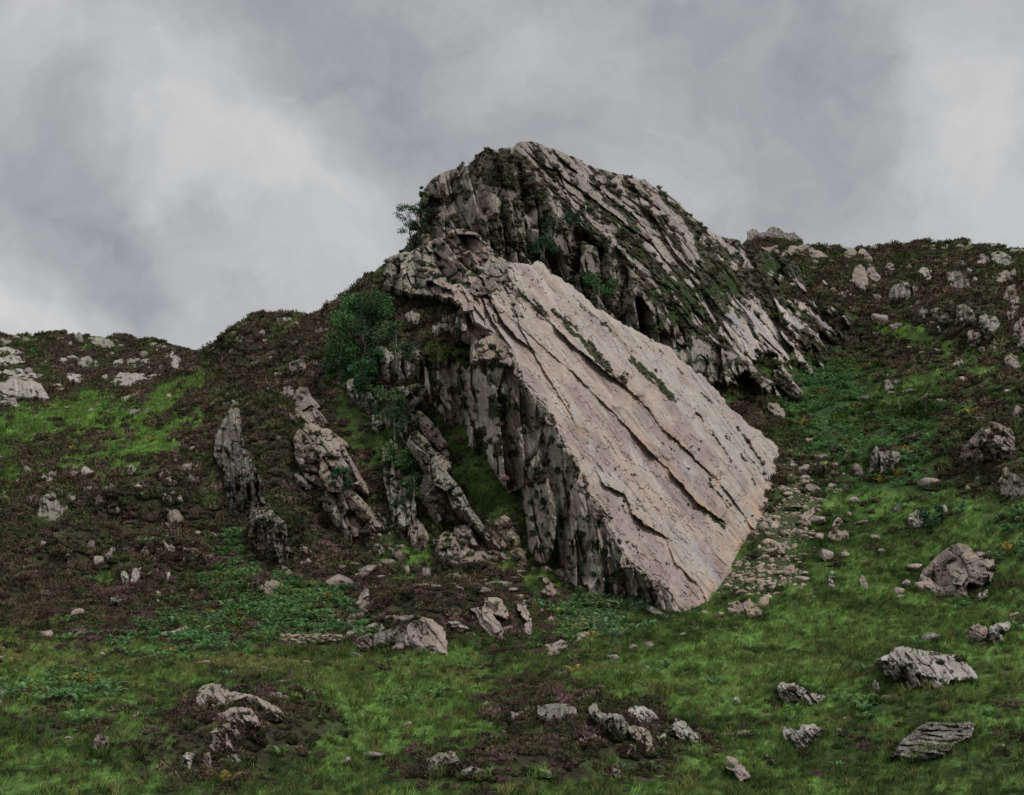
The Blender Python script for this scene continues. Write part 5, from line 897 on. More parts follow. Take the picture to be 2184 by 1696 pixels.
X('rock_cliff', 'rugged dark rock face between the trees and the great cliff', 'cliff', 'r3', [(230, 440), (330, 450), (420, 440), (500, 420), (560, 450), (640, 470), (680, 560), (690, 640), (600, 640), (520, 610), (430, 620), (380, 560), (300, 540), (250, 500)], 'b', 'g', .7, 1.2, None, .7, .7, None, .07, .8, .7)
X('rock_cliff', 'heather hung wall right of the dark gully wall', 'cliff', 'r3', [(380, 620), (470, 600), (500, 640), (520, 740), (490, 780), (430, 790), (400, 850), (360, 800), (350, 700)], 'c', 'g', .75, 1.1, None, .7, .7, None, .06, .8, .6)
X('rock_cliff', 'dark ribbed face on the heather slope left of the columned cliff foot', 'cliff', 'r6', [(540, 900), (600, 960), (595, 1060), (640, 1170), (700, 1200), (660, 1260), (600, 1180), (560, 1060)], 'c', 'd', .8, .9, None, .7, .7, None, .06, .6, .5)
X('rock_outcrop', 'rocky rim along the left edge of the heather knoll', 'rock', 'b1', [(330, 560), (360, 470), (400, 400), (430, 330), (480, 300), (500, 345), (450, 372), (410, 430), (400, 500), (420, 535), (380, 580)], 'b', 'm', .7, 1., None, .7, .7, None, .05, .9, .7)
X('rock_outcrop', 'low brown rock step in front of the heather knoll', 'rock', 'b1', [(430, 635), (500, 610), (550, 640), (560, 705), (480, 720), (400, 700)], 'b', 'm', .6, .8, None, .7, .7, None, .06, .7)
X('rock_cliff', 'jagged dark wall in the heather of the right hill, below the skyline', 'cliff', 'b5', [(1640, 740), (1700, 720), (1780, 770), (1800, 860), (1760, 950), (1700, 920), (1650, 840)], 'c', 'd', .8, 1., None, .7, .7, None, .06, .9, .6)
X('rock_cliff', 'ragged dark wall left of the jagged wall on the right hill', 'cliff', 'b5', [(1440, 780), (1500, 750), (1570, 790), (1600, 880), (1540, 900), (1470, 890)], 'c', 'd', .8, .9, None, .7, .7, None, .06, .9, .6)
X('rock_cliff', 'broken grey crag just under the right skyline', 'cliff', 'b5', [(1920, 320), (1990, 300), (2060, 330), (2110, 400), (2060, 450), (1980, 430), (1930, 390)], 'b', 'g', .8, 1.1, None, .7, .7, None, .04, 1.)
X('rock_outcrop', 'grey rocks breaking the skyline at the right edge', 'rock', 'b5', [(2090, 310), (2140, 290), (2200, 280), (2200, 345), (2130, 350)], 'b', 'g', .8, 1., None, .7, .7, None, 0, 1.)
X('rock_cliff', 'dark crag under the ridge between the pointed rocks and the pale crested crag', 'cliff', 'b5', [(1560, 480), (1640, 450), (1720, 500), (1760, 600), (1700, 640), (1620, 610), (1570, 560)], 'c', 'd', .8, 1., None, .7, .7, None, .08, .9, .6)
X('rock_outcrop', 'layered pale rocks between the stepped rocks and the far left columned cliff', 'rock', 'r5', [(60, 515), (200, 500), (300, 555), (250, 600), (80, 575), (-20, 560), (-20, 520)], 'b', 'w', .6, 1., None, .7, .7, None, .05, .8)
X('rock_outcrop', 'scattered grey slabs in the middle of the far left hill', 'rock', 'r5', [(540, 430), (640, 405), (690, 440), (760, 430), (740, 500), (600, 520)], 'b', 'g', .6, 1., None, .7, .7, None, .07, .8)
X('rock_outcrop', 'broken grey band left of the sloping grey crag on the far hill', 'rock', 'r5', [(940, 420), (1080, 430), (1140, 470), (1130, 510), (1040, 505), (950, 490)], 'b', 'g', .6, 1., None, .7, .7, None, .05, .8)
X('rock_outcrop', 'knobbly rocks under the brow of the far left hill', 'rock', 'r5', [(640, 300), (700, 262), (800, 290), (860, 350), (800, 370), (700, 345)], 'b', 'g', .6, 1., None, .7, .7, None, .06, .8)
X('rock_cliff', 'dark rock step joining the columned cliff to the lower brown cliff', 'cliff', 'r6', [(680, 1130), (760, 1080), (850, 1080), (880, 1160), (800, 1220), (720, 1230)], 'c', 'd', .8, .9, None, .7, .7, None, .05, .7, .6)
_sd = lambda k: (lambda u, v: slab_D(u, v) - k)
X('rock_outcrop', 'pointed block at the very top left corner of the great slab', 'rock', 'r1', [(555, 1170), (610, 1145), (660, 1180), (710, 1250), (725, 1340), (650, 1350), (580, 1270)], 'b', 'p', 0, 1., None, .7, .7, None, -.05, 1., 1., None, _sd(.9))
X('rock_outcrop', 'dark squat block perched above the top left corner of the great slab', 'rock', 'r1', [(690, 1190), (740, 1100), (820, 1078), (885, 1120), (885, 1190), (800, 1230), (720, 1245)], 'b', 'm', 0, 1.1, None, .7, .7, None, -.05, 1.5, 1., None, _sd(1.2))
X('rock_outcrop', 'grey block wedged in the notch below the shoulder crag', 'rock', 'r1', [(775, 1050), (850, 950), (935, 990), (965, 1050), (910, 1095), (820, 1095)], 'b', 'g', 0, 1.2, None, .7, .7, None, -.03, 1.5, 1., None, _sd(1.5))
X('rock_outcrop', 'split block at the head of the longest step of the great slab', 'rock', 'r1', [(810, 1215), (890, 1195), (945, 1280), (925, 1360), (860, 1330)], 'b', 'p', 0, 1., None, .7, .7, None, -.03, .7, 1., None, _sd(.6))
X('rock_outcrop', 'broken ledge of blocks high on the great slab below the split block', 'rock', 'r1', [(930, 1300), (1000, 1290), (1090, 1390), (1160, 1490), (1080, 1490), (970, 1400)], 's', 'n', 0, .9, None, .7, .7, None, .02, .7, 1., None, _sd(.5))
X('rock_outcrop', 'ledge of small blocks beside the planted groove near the top of the great slab', 'rock', 'r1', [(1000, 1190), (1080, 1230), (1170, 1340), (1230, 1420), (1150, 1390), (1040, 1290)], 's', 'n', 0, .8, None, .7, .7, None, .03, .6, 1., None, _sd(.4))
X('rock_outcrop', 'crumbling dome of rock where the cliff meets the slab top', 'rock', 'r3', [(890, 160), (960, 90), (1050, 70), (1120, 110), (1180, 220), (1160, 300), (1060, 260), (960, 240), (900, 260)], 'b', 'n', 0, 1.1, None, .7, .7, None, -.03, .8, 1.3, None, lambda u, v: np.minimum(cliff_D(u, v), slab_D(u, v)) - .3)
for _k, (_x, _y, wd_, _h, _t) in enumerate([(1174, 892, 24, 26, 'half way up'), (1243, 1022, 26, 30, 'just below the middle of'), (1276, 1094, 22, 26, 'in the lower third of'), (1334, 1196, 26, 30, 'near the bottom of'), (1105, 792, 18, 22, 'near the top of'), (1402, 1246, 22, 22, 'lowest on')]):
    X('rock_outcrop', 'knob of broken rock ' + _t + ' the sharp edge between slab and cliff', 'rock', 'd', [(_x - wd_ * .5, _y + _h * .1), (_x - wd_ * .2, _y - _h * .5), (_x + wd_ * .25, _y - _h * .35), (_x + wd_ * .5, _y + _h * .25), (_x + wd_ * .2, _y + _h * .55), (_x - wd_ * .3, _y + _h * .45)], 'b', 'p' if _k % 2 else 'n', 0, .9, None, .7, .7, 'knobs along the slab edge', -.05, .5, .9, None, lambda u, v: np.minimum(cliff_D(u, v), slab_D(u, v)) - .15)
# ------------------------------------------------------------------ stones
def ico(sub):
    import bmesh
    bm = bmesh.new(); bmesh.ops.create_icosphere(bm, subdivisions=sub, radius=1)
    V = np.array([v.co[:] for v in bm.verts]); Fc = np.array([[v.index for v in f.verts] for f in bm.faces]); bm.free(); return V, Fc
ICO = {s: ico(s) for s in (1, 2, 3, 4)}
def stone_shape(rng, sub=3, cuts=11, flat=1.):
    cuts = int(cuts * 1.7)
    V, Fc = ICO[sub]; V = V.copy()
    for _ in range(cuts):
        n = rng.normal(size=3); n[2] *= 1.1; n /= np.linalg.norm(n); d = rng.uniform(.40, .66)
        over = V @ n - d; V -= np.where(over > 0, over, 0)[:, None] * n
    V /= .74; V += .03 * (np.stack([fbm(V[:, 0] * 3 + k * 9, V[:, 1] * 3 + V[:, 2] * 2, int(rng.integers(1e6)), 3) for k in range(3)], -1) - .5) * 2
    V[:, 2] *= flat
    return V, Fc
def stone_col(V, pal, rng):
    A, B, C = PAL[pal]; s = int(rng.integers(1e6))
    t = fbm(V[:, 0] * 2 + V[:, 2], V[:, 1] * 2 - V[:, 2] * 1.7, s, 3); c = mix3(np.broadcast_to(A, V.shape), B, sstep(.45, .7, t) * .7)
    t = fbm(V[:, 0] * 9 + V[:, 2] * 5, V[:, 1] * 9, s + 3, 2); c = mix3(c, WHITE, sstep(.68, .75, t) * .5)
    return mix3(c, C, .3 * rng.random()) * rng.uniform(.72, 1.0)
RNG = np.random.default_rng(20)
def boulder(crop, x0, y0, x1, y1, pal='p', tilt=None, name='boulder', label=None, group=None, cat='boulder'):
    (u0, v0), (u1, v1) = cv(crop, [(x0, y0), (x1, y1)]); uc = (u0 + u1) / 2
    D = float(ground_D(uc, v1)[0]); m = D / F; W = (u1 - u0) * m; H = (v1 - v0) * m
    V, Fc = stone_shape(RNG, 3, 12)
    s = np.array([W * .62, max(W, H) * .54, H * .74]); ang = math.radians(RNG.uniform(-14, 14) if tilt is None else tilt)
    V = V * s; c, q = math.cos(ang), math.sin(ang); x = V[:, 0] * c - V[:, 2] * q; z = V[:, 0] * q + V[:, 2] * c; V = np.stack([x, V[:, 1], z], -1)
    p = unproj(uc, v1 - (v1 - v0) * .42, D); p = np.asarray(p).ravel(); p[1] -= .1 * W
    o = mesh_obj(name, V, Fc, M_ROCK, stone_col(V / s.max(), pal, RNG)); o.location = p
    mu = slice(int(u0 / 2), int(u1 / 2) + 1); mv = slice(max(int(v0 / 2), 0), int(v1 / 2) + 1); MASK[mv, mu] = np.where(MASK[mv, mu] == 0, 900, MASK[mv, mu])
    rim([(u0, v0), (u1, v0), (u1, v1), (u0, v1)], True, 3.5, 1.5)
    return tag(o, label, cat, group)
BL = [('right valley boulders', 'pinkish boulder lying on the green slope of the right valley', 'b3', 'p', [(360, 685, 440, 740), (730, 920, 830, 965), (1295, 770, 1420, 835), (835, 155, 950, 200), (455, 1060, 580, 1120), (900, 1200, 975, 1240), (1200, 450, 1260, 480), (720, 1030, 770, 1065), (645, 250, 700, 295), (1180, 1420, 1290, 1470), (1980, 230, 2055, 320), (1910, 100, 1955, 150), (950, 490, 1005, 530), (960, 1315, 1020, 1340), (800, 1095, 880, 1118), (1070, 1600, 1160, 1660), (1150, 1540, 1220, 1590), (1690, 770, 1735, 800), (1620, 830, 1665, 880), (690, 325, 730, 338), (1160, 1200, 1200, 1216), (2000, 1060, 2040, 1085), (500, 985, 540, 1005), (770, 160, 800, 182), (1230, 385, 1290, 405)]),
      ('boulders in the scree', 'large pale block among the stones of the scree right of the slab', 'b3', 'p', [(490, 1185, 550, 1245), (520, 1315, 625, 1395), (660, 1330, 750, 1380), (340, 1520, 440, 1560), (280, 980, 380, 1010), (490, 595, 610, 640), (125, 1310, 190, 1350), (230, 1170, 270, 1210), (240, 1475, 310, 1510), (370, 1480, 440, 1512), (60, 1600, 130, 1640), (150, 1580, 215, 1630), (210, 1330, 270, 1356), (320, 1380, 360, 1402), (610, 660, 690, 700), (440, 1220, 480, 1240)]),
      ('far hill boulders', 'grey boulder half sunk in the heather of the far left hill', 'r5', 'g', [(625, 415, 680, 480), (690, 305, 760, 350), (745, 292, 790, 335), (1020, 370, 1080, 420), (925, 435, 955, 485), (640, 270, 700, 310), (85, 262, 160, 295), (165, 268, 220, 315), (555, 250, 610, 320), (1175, 330, 1220, 365), (495, 400, 570, 440), (170, 500, 235, 535), (800, 380, 840, 410), (1095, 310, 1145, 335), (1130, 350, 1150, 390), (1065, 290, 1110, 310), (860, 325, 915, 350), (490, 310, 525, 340), (270, 540, 320, 565), (740, 540, 790, 600), (410, 280, 470, 302), (1065, 455, 1100, 485), (235, 475, 280, 490)]),
      ('stones on the left grass and heather', 'small pale stone in the grass and heather of the left slope', 'r5', 'p', [(645, 790, 690, 815), (540, 897, 590, 915), (1480, 855, 1515, 880), (700, 955, 740, 1000), (235, 975, 275, 988), (300, 990, 335, 1005), (1180, 853, 1225, 868), (975, 1345, 1030, 1370), (1270, 1565, 1320, 1605), (1375, 1070, 1420, 1100), (1400, 1100, 1440, 1130), (1160, 1255, 1185, 1300), (1885, 220, 1925, 270), (1960, 410, 1990, 450), (1115, 1105, 1130, 1130), (275, 1125, 300, 1150), (1570, 1265, 1590, 1300), (735, 710, 775, 722), (815, 680, 850, 690), (1665, 355, 1720, 385), (1390, 745, 1445, 765), (610, 712, 640, 720), (1020, 1410, 1050, 1435), (1075, 1290, 1100, 1310), (2070, 590, 2120, 605)]),
      ('stones at the edge of the bracken', 'weathered stone standing in the bracken at the foot of the left slope', 'r7', 'p', [(300, 765, 385, 825), (1125, 480, 1180, 520), (1220, 515, 1265, 545), (1480, 695, 1550, 725), (1460, 980, 1540, 1020), (365, 680, 400, 692), (1130, 545, 1175, 575), (710, 1060, 820, 1085), (95, 1050, 140, 1078), (1335, 90, 1420, 150), (1480, 70, 1545, 110), (2075, 600, 2110, 620), (2010, 1130, 2080, 1165), (1460, 580, 1500, 592)]),
      ('fallen blocks', 'angular fallen block in the grass below the dark cliffs', 'b1', 'n', [(875, 130, 965, 215), (600, 62, 700, 118), (190, 180, 355, 285), (380, 165, 500, 212), (280, 113, 352, 152), (680, -5, 762, 85), (758, 118, 802, 182), (415, 123, 562, 182), (550, 97, 610, 138), (340, 88, 420, 120), (640, 142, 730, 160), (530, 190, 610, 225), (490, 152, 540, 185), (660, 690, 780, 738), (330, 742, 465, 782), (850, 245, 940, 268), (920, 255, 1040, 280), (1400, 225, 1500, 280), (1500, 235, 1540, 270), (1540, 145, 1640, 172), (1440, 275, 1600, 305), (1520, 192, 1600, 222), (1120, 265, 1190, 300), (1700, 190, 1790, 222), (1460, 145, 1510, 172), (1735, 118, 1830, 160), (0, 85, 45, 115), (30, 60, 90, 115), (2090, 315, 2130, 350), (2035, 355, 2130, 385), (0, 470, 110, 515), (30, 378, 75, 395), (1670, 115, 1720, 165), (50, 555, 120, 590), (160, 570, 200, 590)]),
      ('stones at the toe of the slab', 'tan stone lying against the toe of the great slab', 'b2', 't', [(905, 260, 980, 296), (1030, 265, 1100, 300), (1100, 250, 1180, 290), (750, 275, 790, 295), (1320, 170, 1400, 240), (1230, 130, 1290, 160), (1160, 110, 1220, 140), (30, 175, 100, 215), (160, 210, 240, 240), (1400, 80, 1460, 110), (1340, 60, 1400, 95)]),
      ('meadow stones', 'small stone alone in the grass of the green meadow', 'b2', 'p', [(1565, 350, 1590, 366), (1980, 315, 2020, 348), (510, 488, 575, 542), (380, 512, 455, 550), (225, 575, 310, 615), (1440, 1270, 1510, 1292), (1590, 1290, 1660, 1315), (1715, 1375, 1740, 1395), (1290, 540, 1360, 552), (710, 540, 760, 553), (2070, 303, 2110, 320), (1160, 375, 1185, 400), (915, 1280, 930, 1312), (170, 800, 225, 835), (0, 338, 105, 375), (85, 318, 180, 350)]),
      ('stones in the foreground heather', 'small lichened stone in the heather of the foreground', 'b1', 'w', [(620, 1120, 670, 1145), (415, 1195, 480, 1230), (1370, 1150, 1415, 1180), (1335, 1100, 1380, 1140), (450, 1465, 600, 1512), (320, 1505, 375, 1560), (1715, 1600, 1850, 1642), (1725, 1015, 1790, 1045), (130, 1200, 160, 1225), (1040, 1265, 1085, 1280), (830, 1152, 860, 1165), (1900, 1480, 1945, 1515), (1825, 1492, 1855, 1512), (1530, 1195, 1610, 1250), (1270, 1170, 1330, 1185), (1150, 1465, 1210, 1500)]),
      ('dark boulders in the right meadow', 'dark boulder in the grass near the right edge of the meadow', 'b4', 'd', [(1180, 575, 1305, 640)]),
      ('ridge stones', 'small stone in the heather of the right hand hill', 'b5', 'g', [(1340, 1110, 1400, 1130), (1455, 1095, 1535, 1118), (1250, 1065, 1300, 1090), (1210, 1010, 1320, 1022), (1365, 265, 1412, 288), (1735, 235, 1770, 280), (1200, 425, 1220, 445), (1250, 425, 1290, 452), (1475, 475, 1510, 495), (2115, 320, 2184, 342), (1150, 320, 1185, 338), (760, 420, 785, 445), (1770, 515, 1810, 570), (1750, 558, 1780, 585), (1990, 370, 2045, 420), (2080, 455, 2120, 520), (1875, 495, 1895, 540), (1545, 570, 1575, 590), (2100, 1075, 2140, 1105), (1640, 840, 1662, 890), (930, 270, 1020, 300), (1710, 850, 1735, 885), (1415, 1175, 1520, 1190)])]
LM = [(1945, 1145, 'the great faceted outcrop'), (1885, 990, 'the lichen speckled valley outcrop'), (2100, 950, 'the massive fringed crag'), (1965, 860, 'the rock cluster on the green slope'), (1655, 875, 'the big boulder below the summit slabs'), (1790, 1145, 'the heather capped scree rock'),
      (1625, 1060, 'the right corner of the great slab'), (1770, 1240, 'the upright stone under the scree'), (1720, 1105, 'the tall knobbly scree stone'), (1560, 1290, 'the toe of the great slab'), (1350, 1290, 'the lowest part of the dark cliff'), (1220, 1230, 'the broken slab leaning on the cliff'),
      (1035, 1250, 'the layered spiky rock'), (1170, 1255, 'the hooked pale rock'), (910, 1340, 'the large pale smooth slab'), (780, 1270, 'the brown rock on the knoll'), (800, 1205, 'the foot of the rock fins'), (660, 1358, 'the ruined stone wall'), (565, 1255, 'the heather capped crag'),
      (375, 1348, 'the long pinkish bracken block'), (100, 1355, 'the grassy left bank'), (372, 745, 'the largest far hill crag'), (300, 805, 'the far hill columned ledge'), (70, 835, 'the far left columned cliff'), (160, 800, 'the white slab streak'), (245, 770, 'the leaning far hill crag'), (30, 755, 'the stepped far hill rocks'),
      (275, 850, 'the long pink saddle slab'), (480, 1000, 'the tall columned cliff'), (360, 1065, 'the pale split rock'), (180, 1000, 'the left spur rocks'), (560, 720, 'the left shoulder rocks'), (100, 1080, 'the white streaked left cliff'), (365, 1190, 'the slanting pale streak'), (1890, 590, 'the white streaked ridge cliff'),
      (1835, 580, 'the egg shaped ridge boulder'), (2100, 560, 'the pale crested ridge crag'), (1875, 680, 'the flat pink gully boulder'), (2110, 700, 'the hanging lichened crag'), (1985, 680, 'the heather spur rock'), (1380, 1550, 'the centre foreground rocks'), (1180, 1520, 'the square dark mossy block'), (520, 1510, 'the broad mossy outcrop'),
      (1570, 1635, 'the slanting prism boulder'), (1700, 1480, 'the grey ribbed outcrop'), (1980, 1430, 'the grey whaleback'), (1990, 1580, 'the dark tilted slab'), (1240, 1370, 'the grooved grey slab'), (940, 1640, 'the lichened bottom edge rock'), (2100, 1350, 'the rounded brown right edge rock'), (1570, 1555, 'the low reddish meadow rock'), (1950, 1115, 'the striped valley slab')]
SEEN = {}
def where(crop, b, pal):
    (u0, v0), (u1, v1) = cv(crop, [(b[0], b[1]), (b[2], b[3])]); u, v, w, h = (u0 + u1) / 2, (v0 + v1) / 2, u1 - u0, v1 - v0
    lu, lv, nm_ = min(LM, key=lambda q: math.hypot(q[0] - u, q[1] - v)); dx, dy = u - lu, v - lv
    side = ('right of' if dx > 0 else 'left of') if abs(dx) > 2 * abs(dy) else ('below' if dy > 0 else 'above') if abs(dy) > 2 * abs(dx) else ('lower right of' if dx > 0 else 'lower left of') if dy > 0 else ('upper right of' if dx > 0 else 'upper left of')
    size = 'tiny' if w < 10 else 'small' if w < 17 else 'middling' if w < 27 else 'large'; shp = 'flat' if w > 2.1 * h else 'upright' if h > 1.1 * w else 'blocky'; colr = {'p': 'pinkish', 'g': 'grey', 'n': 'brown', 't': 'tan', 'w': 'lichened', 'd': 'dark', 'm': 'mauve'}[pal]
    d = math.hypot(dx, dy); far_ = 'close' if d < 35 else 'well' if d < 90 else 'far'
    base = f'{size} {shp} {colr} stone {far_} {side} {nm_}' if far_ != 'close' else f'{size} {shp} {colr} stone just {side} {nm_}'
    k = SEEN.get(base, 0); SEEN[base] = k + 1
    return base if k == 0 else base + ', ' + ('twin', 'third', 'fourth', 'fifth', 'sixth', 'last')[min(k, 6) - 1]
for grp, lab, crop, pal, boxes in BL:
    for k, b in enumerate(boxes):
        boulder(crop, *b, pal=pal, label=where(crop, b, pal), group=grp if len(boxes) > 1 else None)

_r = np.random.default_rng(5)
for (ua, ub, va, vb_, n_, pals, stl, grp) in ((1850, 2184, 548, 800, 34, 'dgdn', 'ccb', 'crags in the heather of the right hand hill'), (5, 395, 730, 835, 20, 'wgg', 'bcb', 'crags in the heather of the far left hill'), (430, 700, 690, 960, 26, 'ngd', 'bsc', 'crags on the left shoulder'), (1600, 1830, 540, 640, 16, 'wnw', 'ssb', 'slabs on the slope under the skyline domes'), (20, 460, 990, 1210, 30, 'ndg', 'csc', 'crags in the lower left heather'), (1850, 2180, 820, 1060, 9, 'ndg', 'bcc', 'crags on the right valley side')):
    for _ in range(n_):
        u = _r.uniform(ua, ub); v = _r.uniform(va, vb_); w = 9 + 10 * _r.lognormal(0, .5); w = min(w, 42); st_ = stl[int(_r.integers(len(stl)))]; h = w * (_r.uniform(.8, 1.7) if st_ == 'c' else _r.uniform(.45, .9))
        if MASK[int(v / 2), int(u / 2)] > 0 or MASK[int((v - h * .6) / 2), int(u / 2)] > 0 or v - h < skyline(np.array([u]))[0] + 3: continue
        lean_ = _r.uniform(.0, .5) * h; k = int(_r.integers(5, 8)); an = np.sort(_r.random(k)) * 6.283 + np.linspace(0, 1, k)
        pts = [(u + math.cos(q) * w * .5 * _r.uniform(.75, 1.15) - math.sin(q) * -lean_ * .3, v - h * .5 + math.sin(q) * h * .5 * _r.uniform(.8, 1.1)) for q in np.linspace(0, 6.283, k, endpoint=False) + _r.random()]
        pal = pals[int(_r.integers(len(pals)))]
        outcrop('rock_outcrop', where('d', (u - w / 2, v - h, u + w / 2, v), pal).replace(' stone', ' crag'), 'rock', 'd', pts, st_, pal, .7, 1., None, .7, .7, grp, .04, .8)
_r = np.random.default_rng(21)
for line, n_, grp in (([(600, 815), (690, 940), (760, 1060), (830, 1185)], 22, 'broken rocks along the pink fin'), ([(480, 850), (500, 960), (560, 1090), (620, 1215)], 20, 'broken rocks along the columned cliff'), ([(850, 870), (900, 980), (960, 1080), (1060, 1190)], 18, 'broken rocks along the steep fin'), ([(350, 1130), (420, 1180), (560, 1240), (640, 1220)], 8, 'rocks above the bracken'),
                      ([(1905, 524), (2000, 524), (2100, 522), (2184, 534)], 9, 'rocks on the right skyline'), ([(5, 722), (120, 718), (260, 720), (380, 742)], 8, 'rocks on the far left skyline'), ([(450, 742), (520, 690), (640, 674), (740, 630)], 7, 'rocks on the left shoulder skyline')):
    A_ = np.array(line, float); sky_ = 'skyline' in grp
    for t in np.sort(_r.random(n_)):
        q = np.array([np.interp(t, np.linspace(0, 1, len(A_)), A_[:, 0]), np.interp(t, np.linspace(0, 1, len(A_)), A_[:, 1])]) + (_r.normal(size=2) * (22, 8) if not sky_ else (0, 5)); u, v = q
        w = min(11 + 8 * _r.lognormal(0, .5), 40); h = w * _r.uniform(.9, 2.0) if not sky_ else min(w * .7, 15); k = int(_r.integers(5, 8)); sh__ = h * .45 if not sky_ else 0
        if not sky_ and MASK[int(v / 2), int(u / 2)] > 0 and MASK[int((v + h) / 2), int(u / 2)] > 0: continue
        pts = [(u + math.cos(a) * w * .5 * _r.uniform(.75, 1.15) + sh__ * math.sin(a) * .7, v + math.sin(a) * h * .5 * _r.uniform(.85, 1.1)) for a in np.linspace(0, 6.283, k, endpoint=False) + _r.random()]
        pal = 'ndgm'[int(_r.integers(4))] if not sky_ else 'gdg'[int(_r.integers(3))]
        outcrop('rock_outcrop', where('d', (u - w / 2, v - h / 2, u + w / 2, v + h / 2), pal).replace(' stone', ' crag'), 'rock', 'd', pts, 'csb'[int(_r.integers(3))] if not sky_ else 'b', pal, .7, 1., None, .7, .7, grp, .05, .7)
# more crags and boulders breaking through the heather of the far hills
_r = np.random.default_rng(77)
for (ua, ub, va, vb_, n_, pal, grp) in ((20, 470, 1000, 1220, 16, 'n', 'rocks of the lower left heather'),):
    for _ in range(n_):
        u = _r.uniform(ua, ub); v = _r.uniform(va, vb_); w = 7 + 9 * _r.lognormal(0, .45); h = w * _r.uniform(.6, 1.7)
        if MASK[int(v / 2), int(u / 2)] > 0 or v - h < skyline(np.array([u]))[0] + 5: continue
        b = (u - w / 2, v - h, u + w / 2, v); boulder('d', *b, pal=pal, label=where('d', b, pal), group=grp, tilt=_r.normal() * 20 + 15)
# ------------------------------------------------------------------ scattering over the ground
gq = GPOS
ex = gq[:-1, 1:] - gq[:-1, :-1]; ey = gq[1:, :-1] - gq[:-1, :-1]
area = np.linalg.norm(np.cross(ex, ey), axis=-1)
qu = Ug[:-1, :-1]; qv = Vg[:-1, :-1]; qD = Dg[:-1, :-1]
inside = (qu > -170) & (qu < 2350) & (qv < 1790)
mi = np.clip((qu / 2).astype(int), 0, 1092); mj = np.clip((qv / 2).astype(int), 0, 849)
# keep plants off the ground hidden well behind rock, but let them crowd the edges
solid = MASK > 0
def erode(m, k):
    for _ in range(k):
        n = m.copy(); n[1:] &= m[:-1]; n[:-1] &= m[1:]; n[:, 1:] &= m[:, :-1]; n[:, :-1] &= m[:, 1:]; m = n
    return m
core = erode(solid, 2)
free = ~core[mj, mi] & inside
big = erode((MASK > 0) & (MASK < 5), 1)
wt = {k: Wg[k][:-1, :-1] for k in 'ghbs'}
tot_soft = soft[:-1, :-1]
def sample(dens, rng, nmax):
    lam = (area * dens * free).ravel(); n = int(min(lam.sum(), nmax))
    if n == 0: return np.zeros(0, int), np.zeros((0, 3))
    cdf = np.cumsum(lam); i = np.searchsorted(cdf, rng.random(n) * cdf[-1]); i = np.minimum(i, len(lam) - 1)
    r, c = np.unravel_index(i, area.shape); a = rng.random((n, 2))
    P = gq[r, c] + ex[r, c] * a[:, :1] + ey[r, c] * a[:, 1:]
    return i, P
def pour(name, temps, P, S, T, mat, rng, kind='stuff', lean=None, sq=None):
    """one mesh made of many little plants. temps: list of (verts, faces, tip weight, base colour); T: tint per plant"""
    Vs, Fs, Cs = [], [], []; off = 0
    pick = rng.integers(0, len(temps), len(P))
    for k, (tv, tf, tcol) in enumerate(temps):
        m = pick == k; n = int(m.sum())
        if n == 0: continue
        a = rng.random(n) * 6.283; c, s = np.cos(a), np.sin(a); sz = S[m]
        x = (tv[None, :, 0] * c[:, None] - tv[None, :, 1] * s[:, None]) * sz[:, None]; y = (tv[None, :, 0] * s[:, None] + tv[None, :, 1] * c[:, None]) * sz[:, None]
        z = tv[None, :, 2] * sz[:, None] * (1 if sq is None else sq[m][:, None])
        if lean is not None: x = x + lean[m][:, 0:1] * z; y = y + lean[m][:, 1:2] * z
        V = np.stack([x, y, z], -1) + P[m][:, None, :]
        Vs.append(V.reshape(-1, 3).astype(np.float32)); Fs.append((tf[None] + (np.arange(n) * len(tv))[:, None, None]).reshape(-1, tf.shape[1]) + off)
        Cs.append((tcol[None] * T[m][:, None, :]).reshape(-1, 3).astype(np.float32)); off += n * len(tv)
    return mesh_obj(name, np.concatenate(Vs), np.concatenate(Fs), mat, np.concatenate(Cs))
rng = np.random.default_rng(4)
def heather_temp(rng, n=88):
    """a low springy cushion: short sprigs standing out of an uneven dome"""
    ph = rng.random(n) * 6.283; ct = rng.uniform(-.05, 1, n); st = np.sqrt(1 - ct * ct); lump = 1 + .28 * np.sin(ph * 2 + rng.random() * 6) + .18 * np.sin(ph * 5 + rng.random() * 6)
    nrm = np.stack([st * np.cos(ph), st * np.sin(ph), ct], -1); c = nrm * np.stack([lump, lump, .62 * np.ones(n)], -1) * rng.uniform(.62, 1.0, (n, 1))
    t1 = np.cross(nrm, rng.normal(size=(n, 3))); t1 /= np.linalg.norm(t1, axis=1, keepdims=True); up = nrm + rng.normal(size=(n, 3)) * .45; up[:, 2] += .3
    w = rng.uniform(.07, .13, (n, 1)); h = rng.uniform(.16, .34, (n, 1))
    V = np.stack([c - t1 * w - up * h * .4, c + t1 * w - up * h * .4, c + up * h * .6], 1).reshape(-1, 3); Fc = np.arange(n * 3).reshape(-1, 3)
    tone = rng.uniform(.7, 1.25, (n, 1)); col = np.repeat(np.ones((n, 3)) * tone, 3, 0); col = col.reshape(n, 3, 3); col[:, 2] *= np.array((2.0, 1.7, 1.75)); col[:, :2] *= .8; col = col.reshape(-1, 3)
    iv, fi = ICO[1]; iv = iv * np.array((.62, .62, .34)) * (1 + .35 * rng.random((len(iv), 1))); 
    return np.concatenate([V, iv]), np.concatenate([Fc, fi + len(V)]), np.concatenate([col, np.ones((len(iv), 3)) * .75])
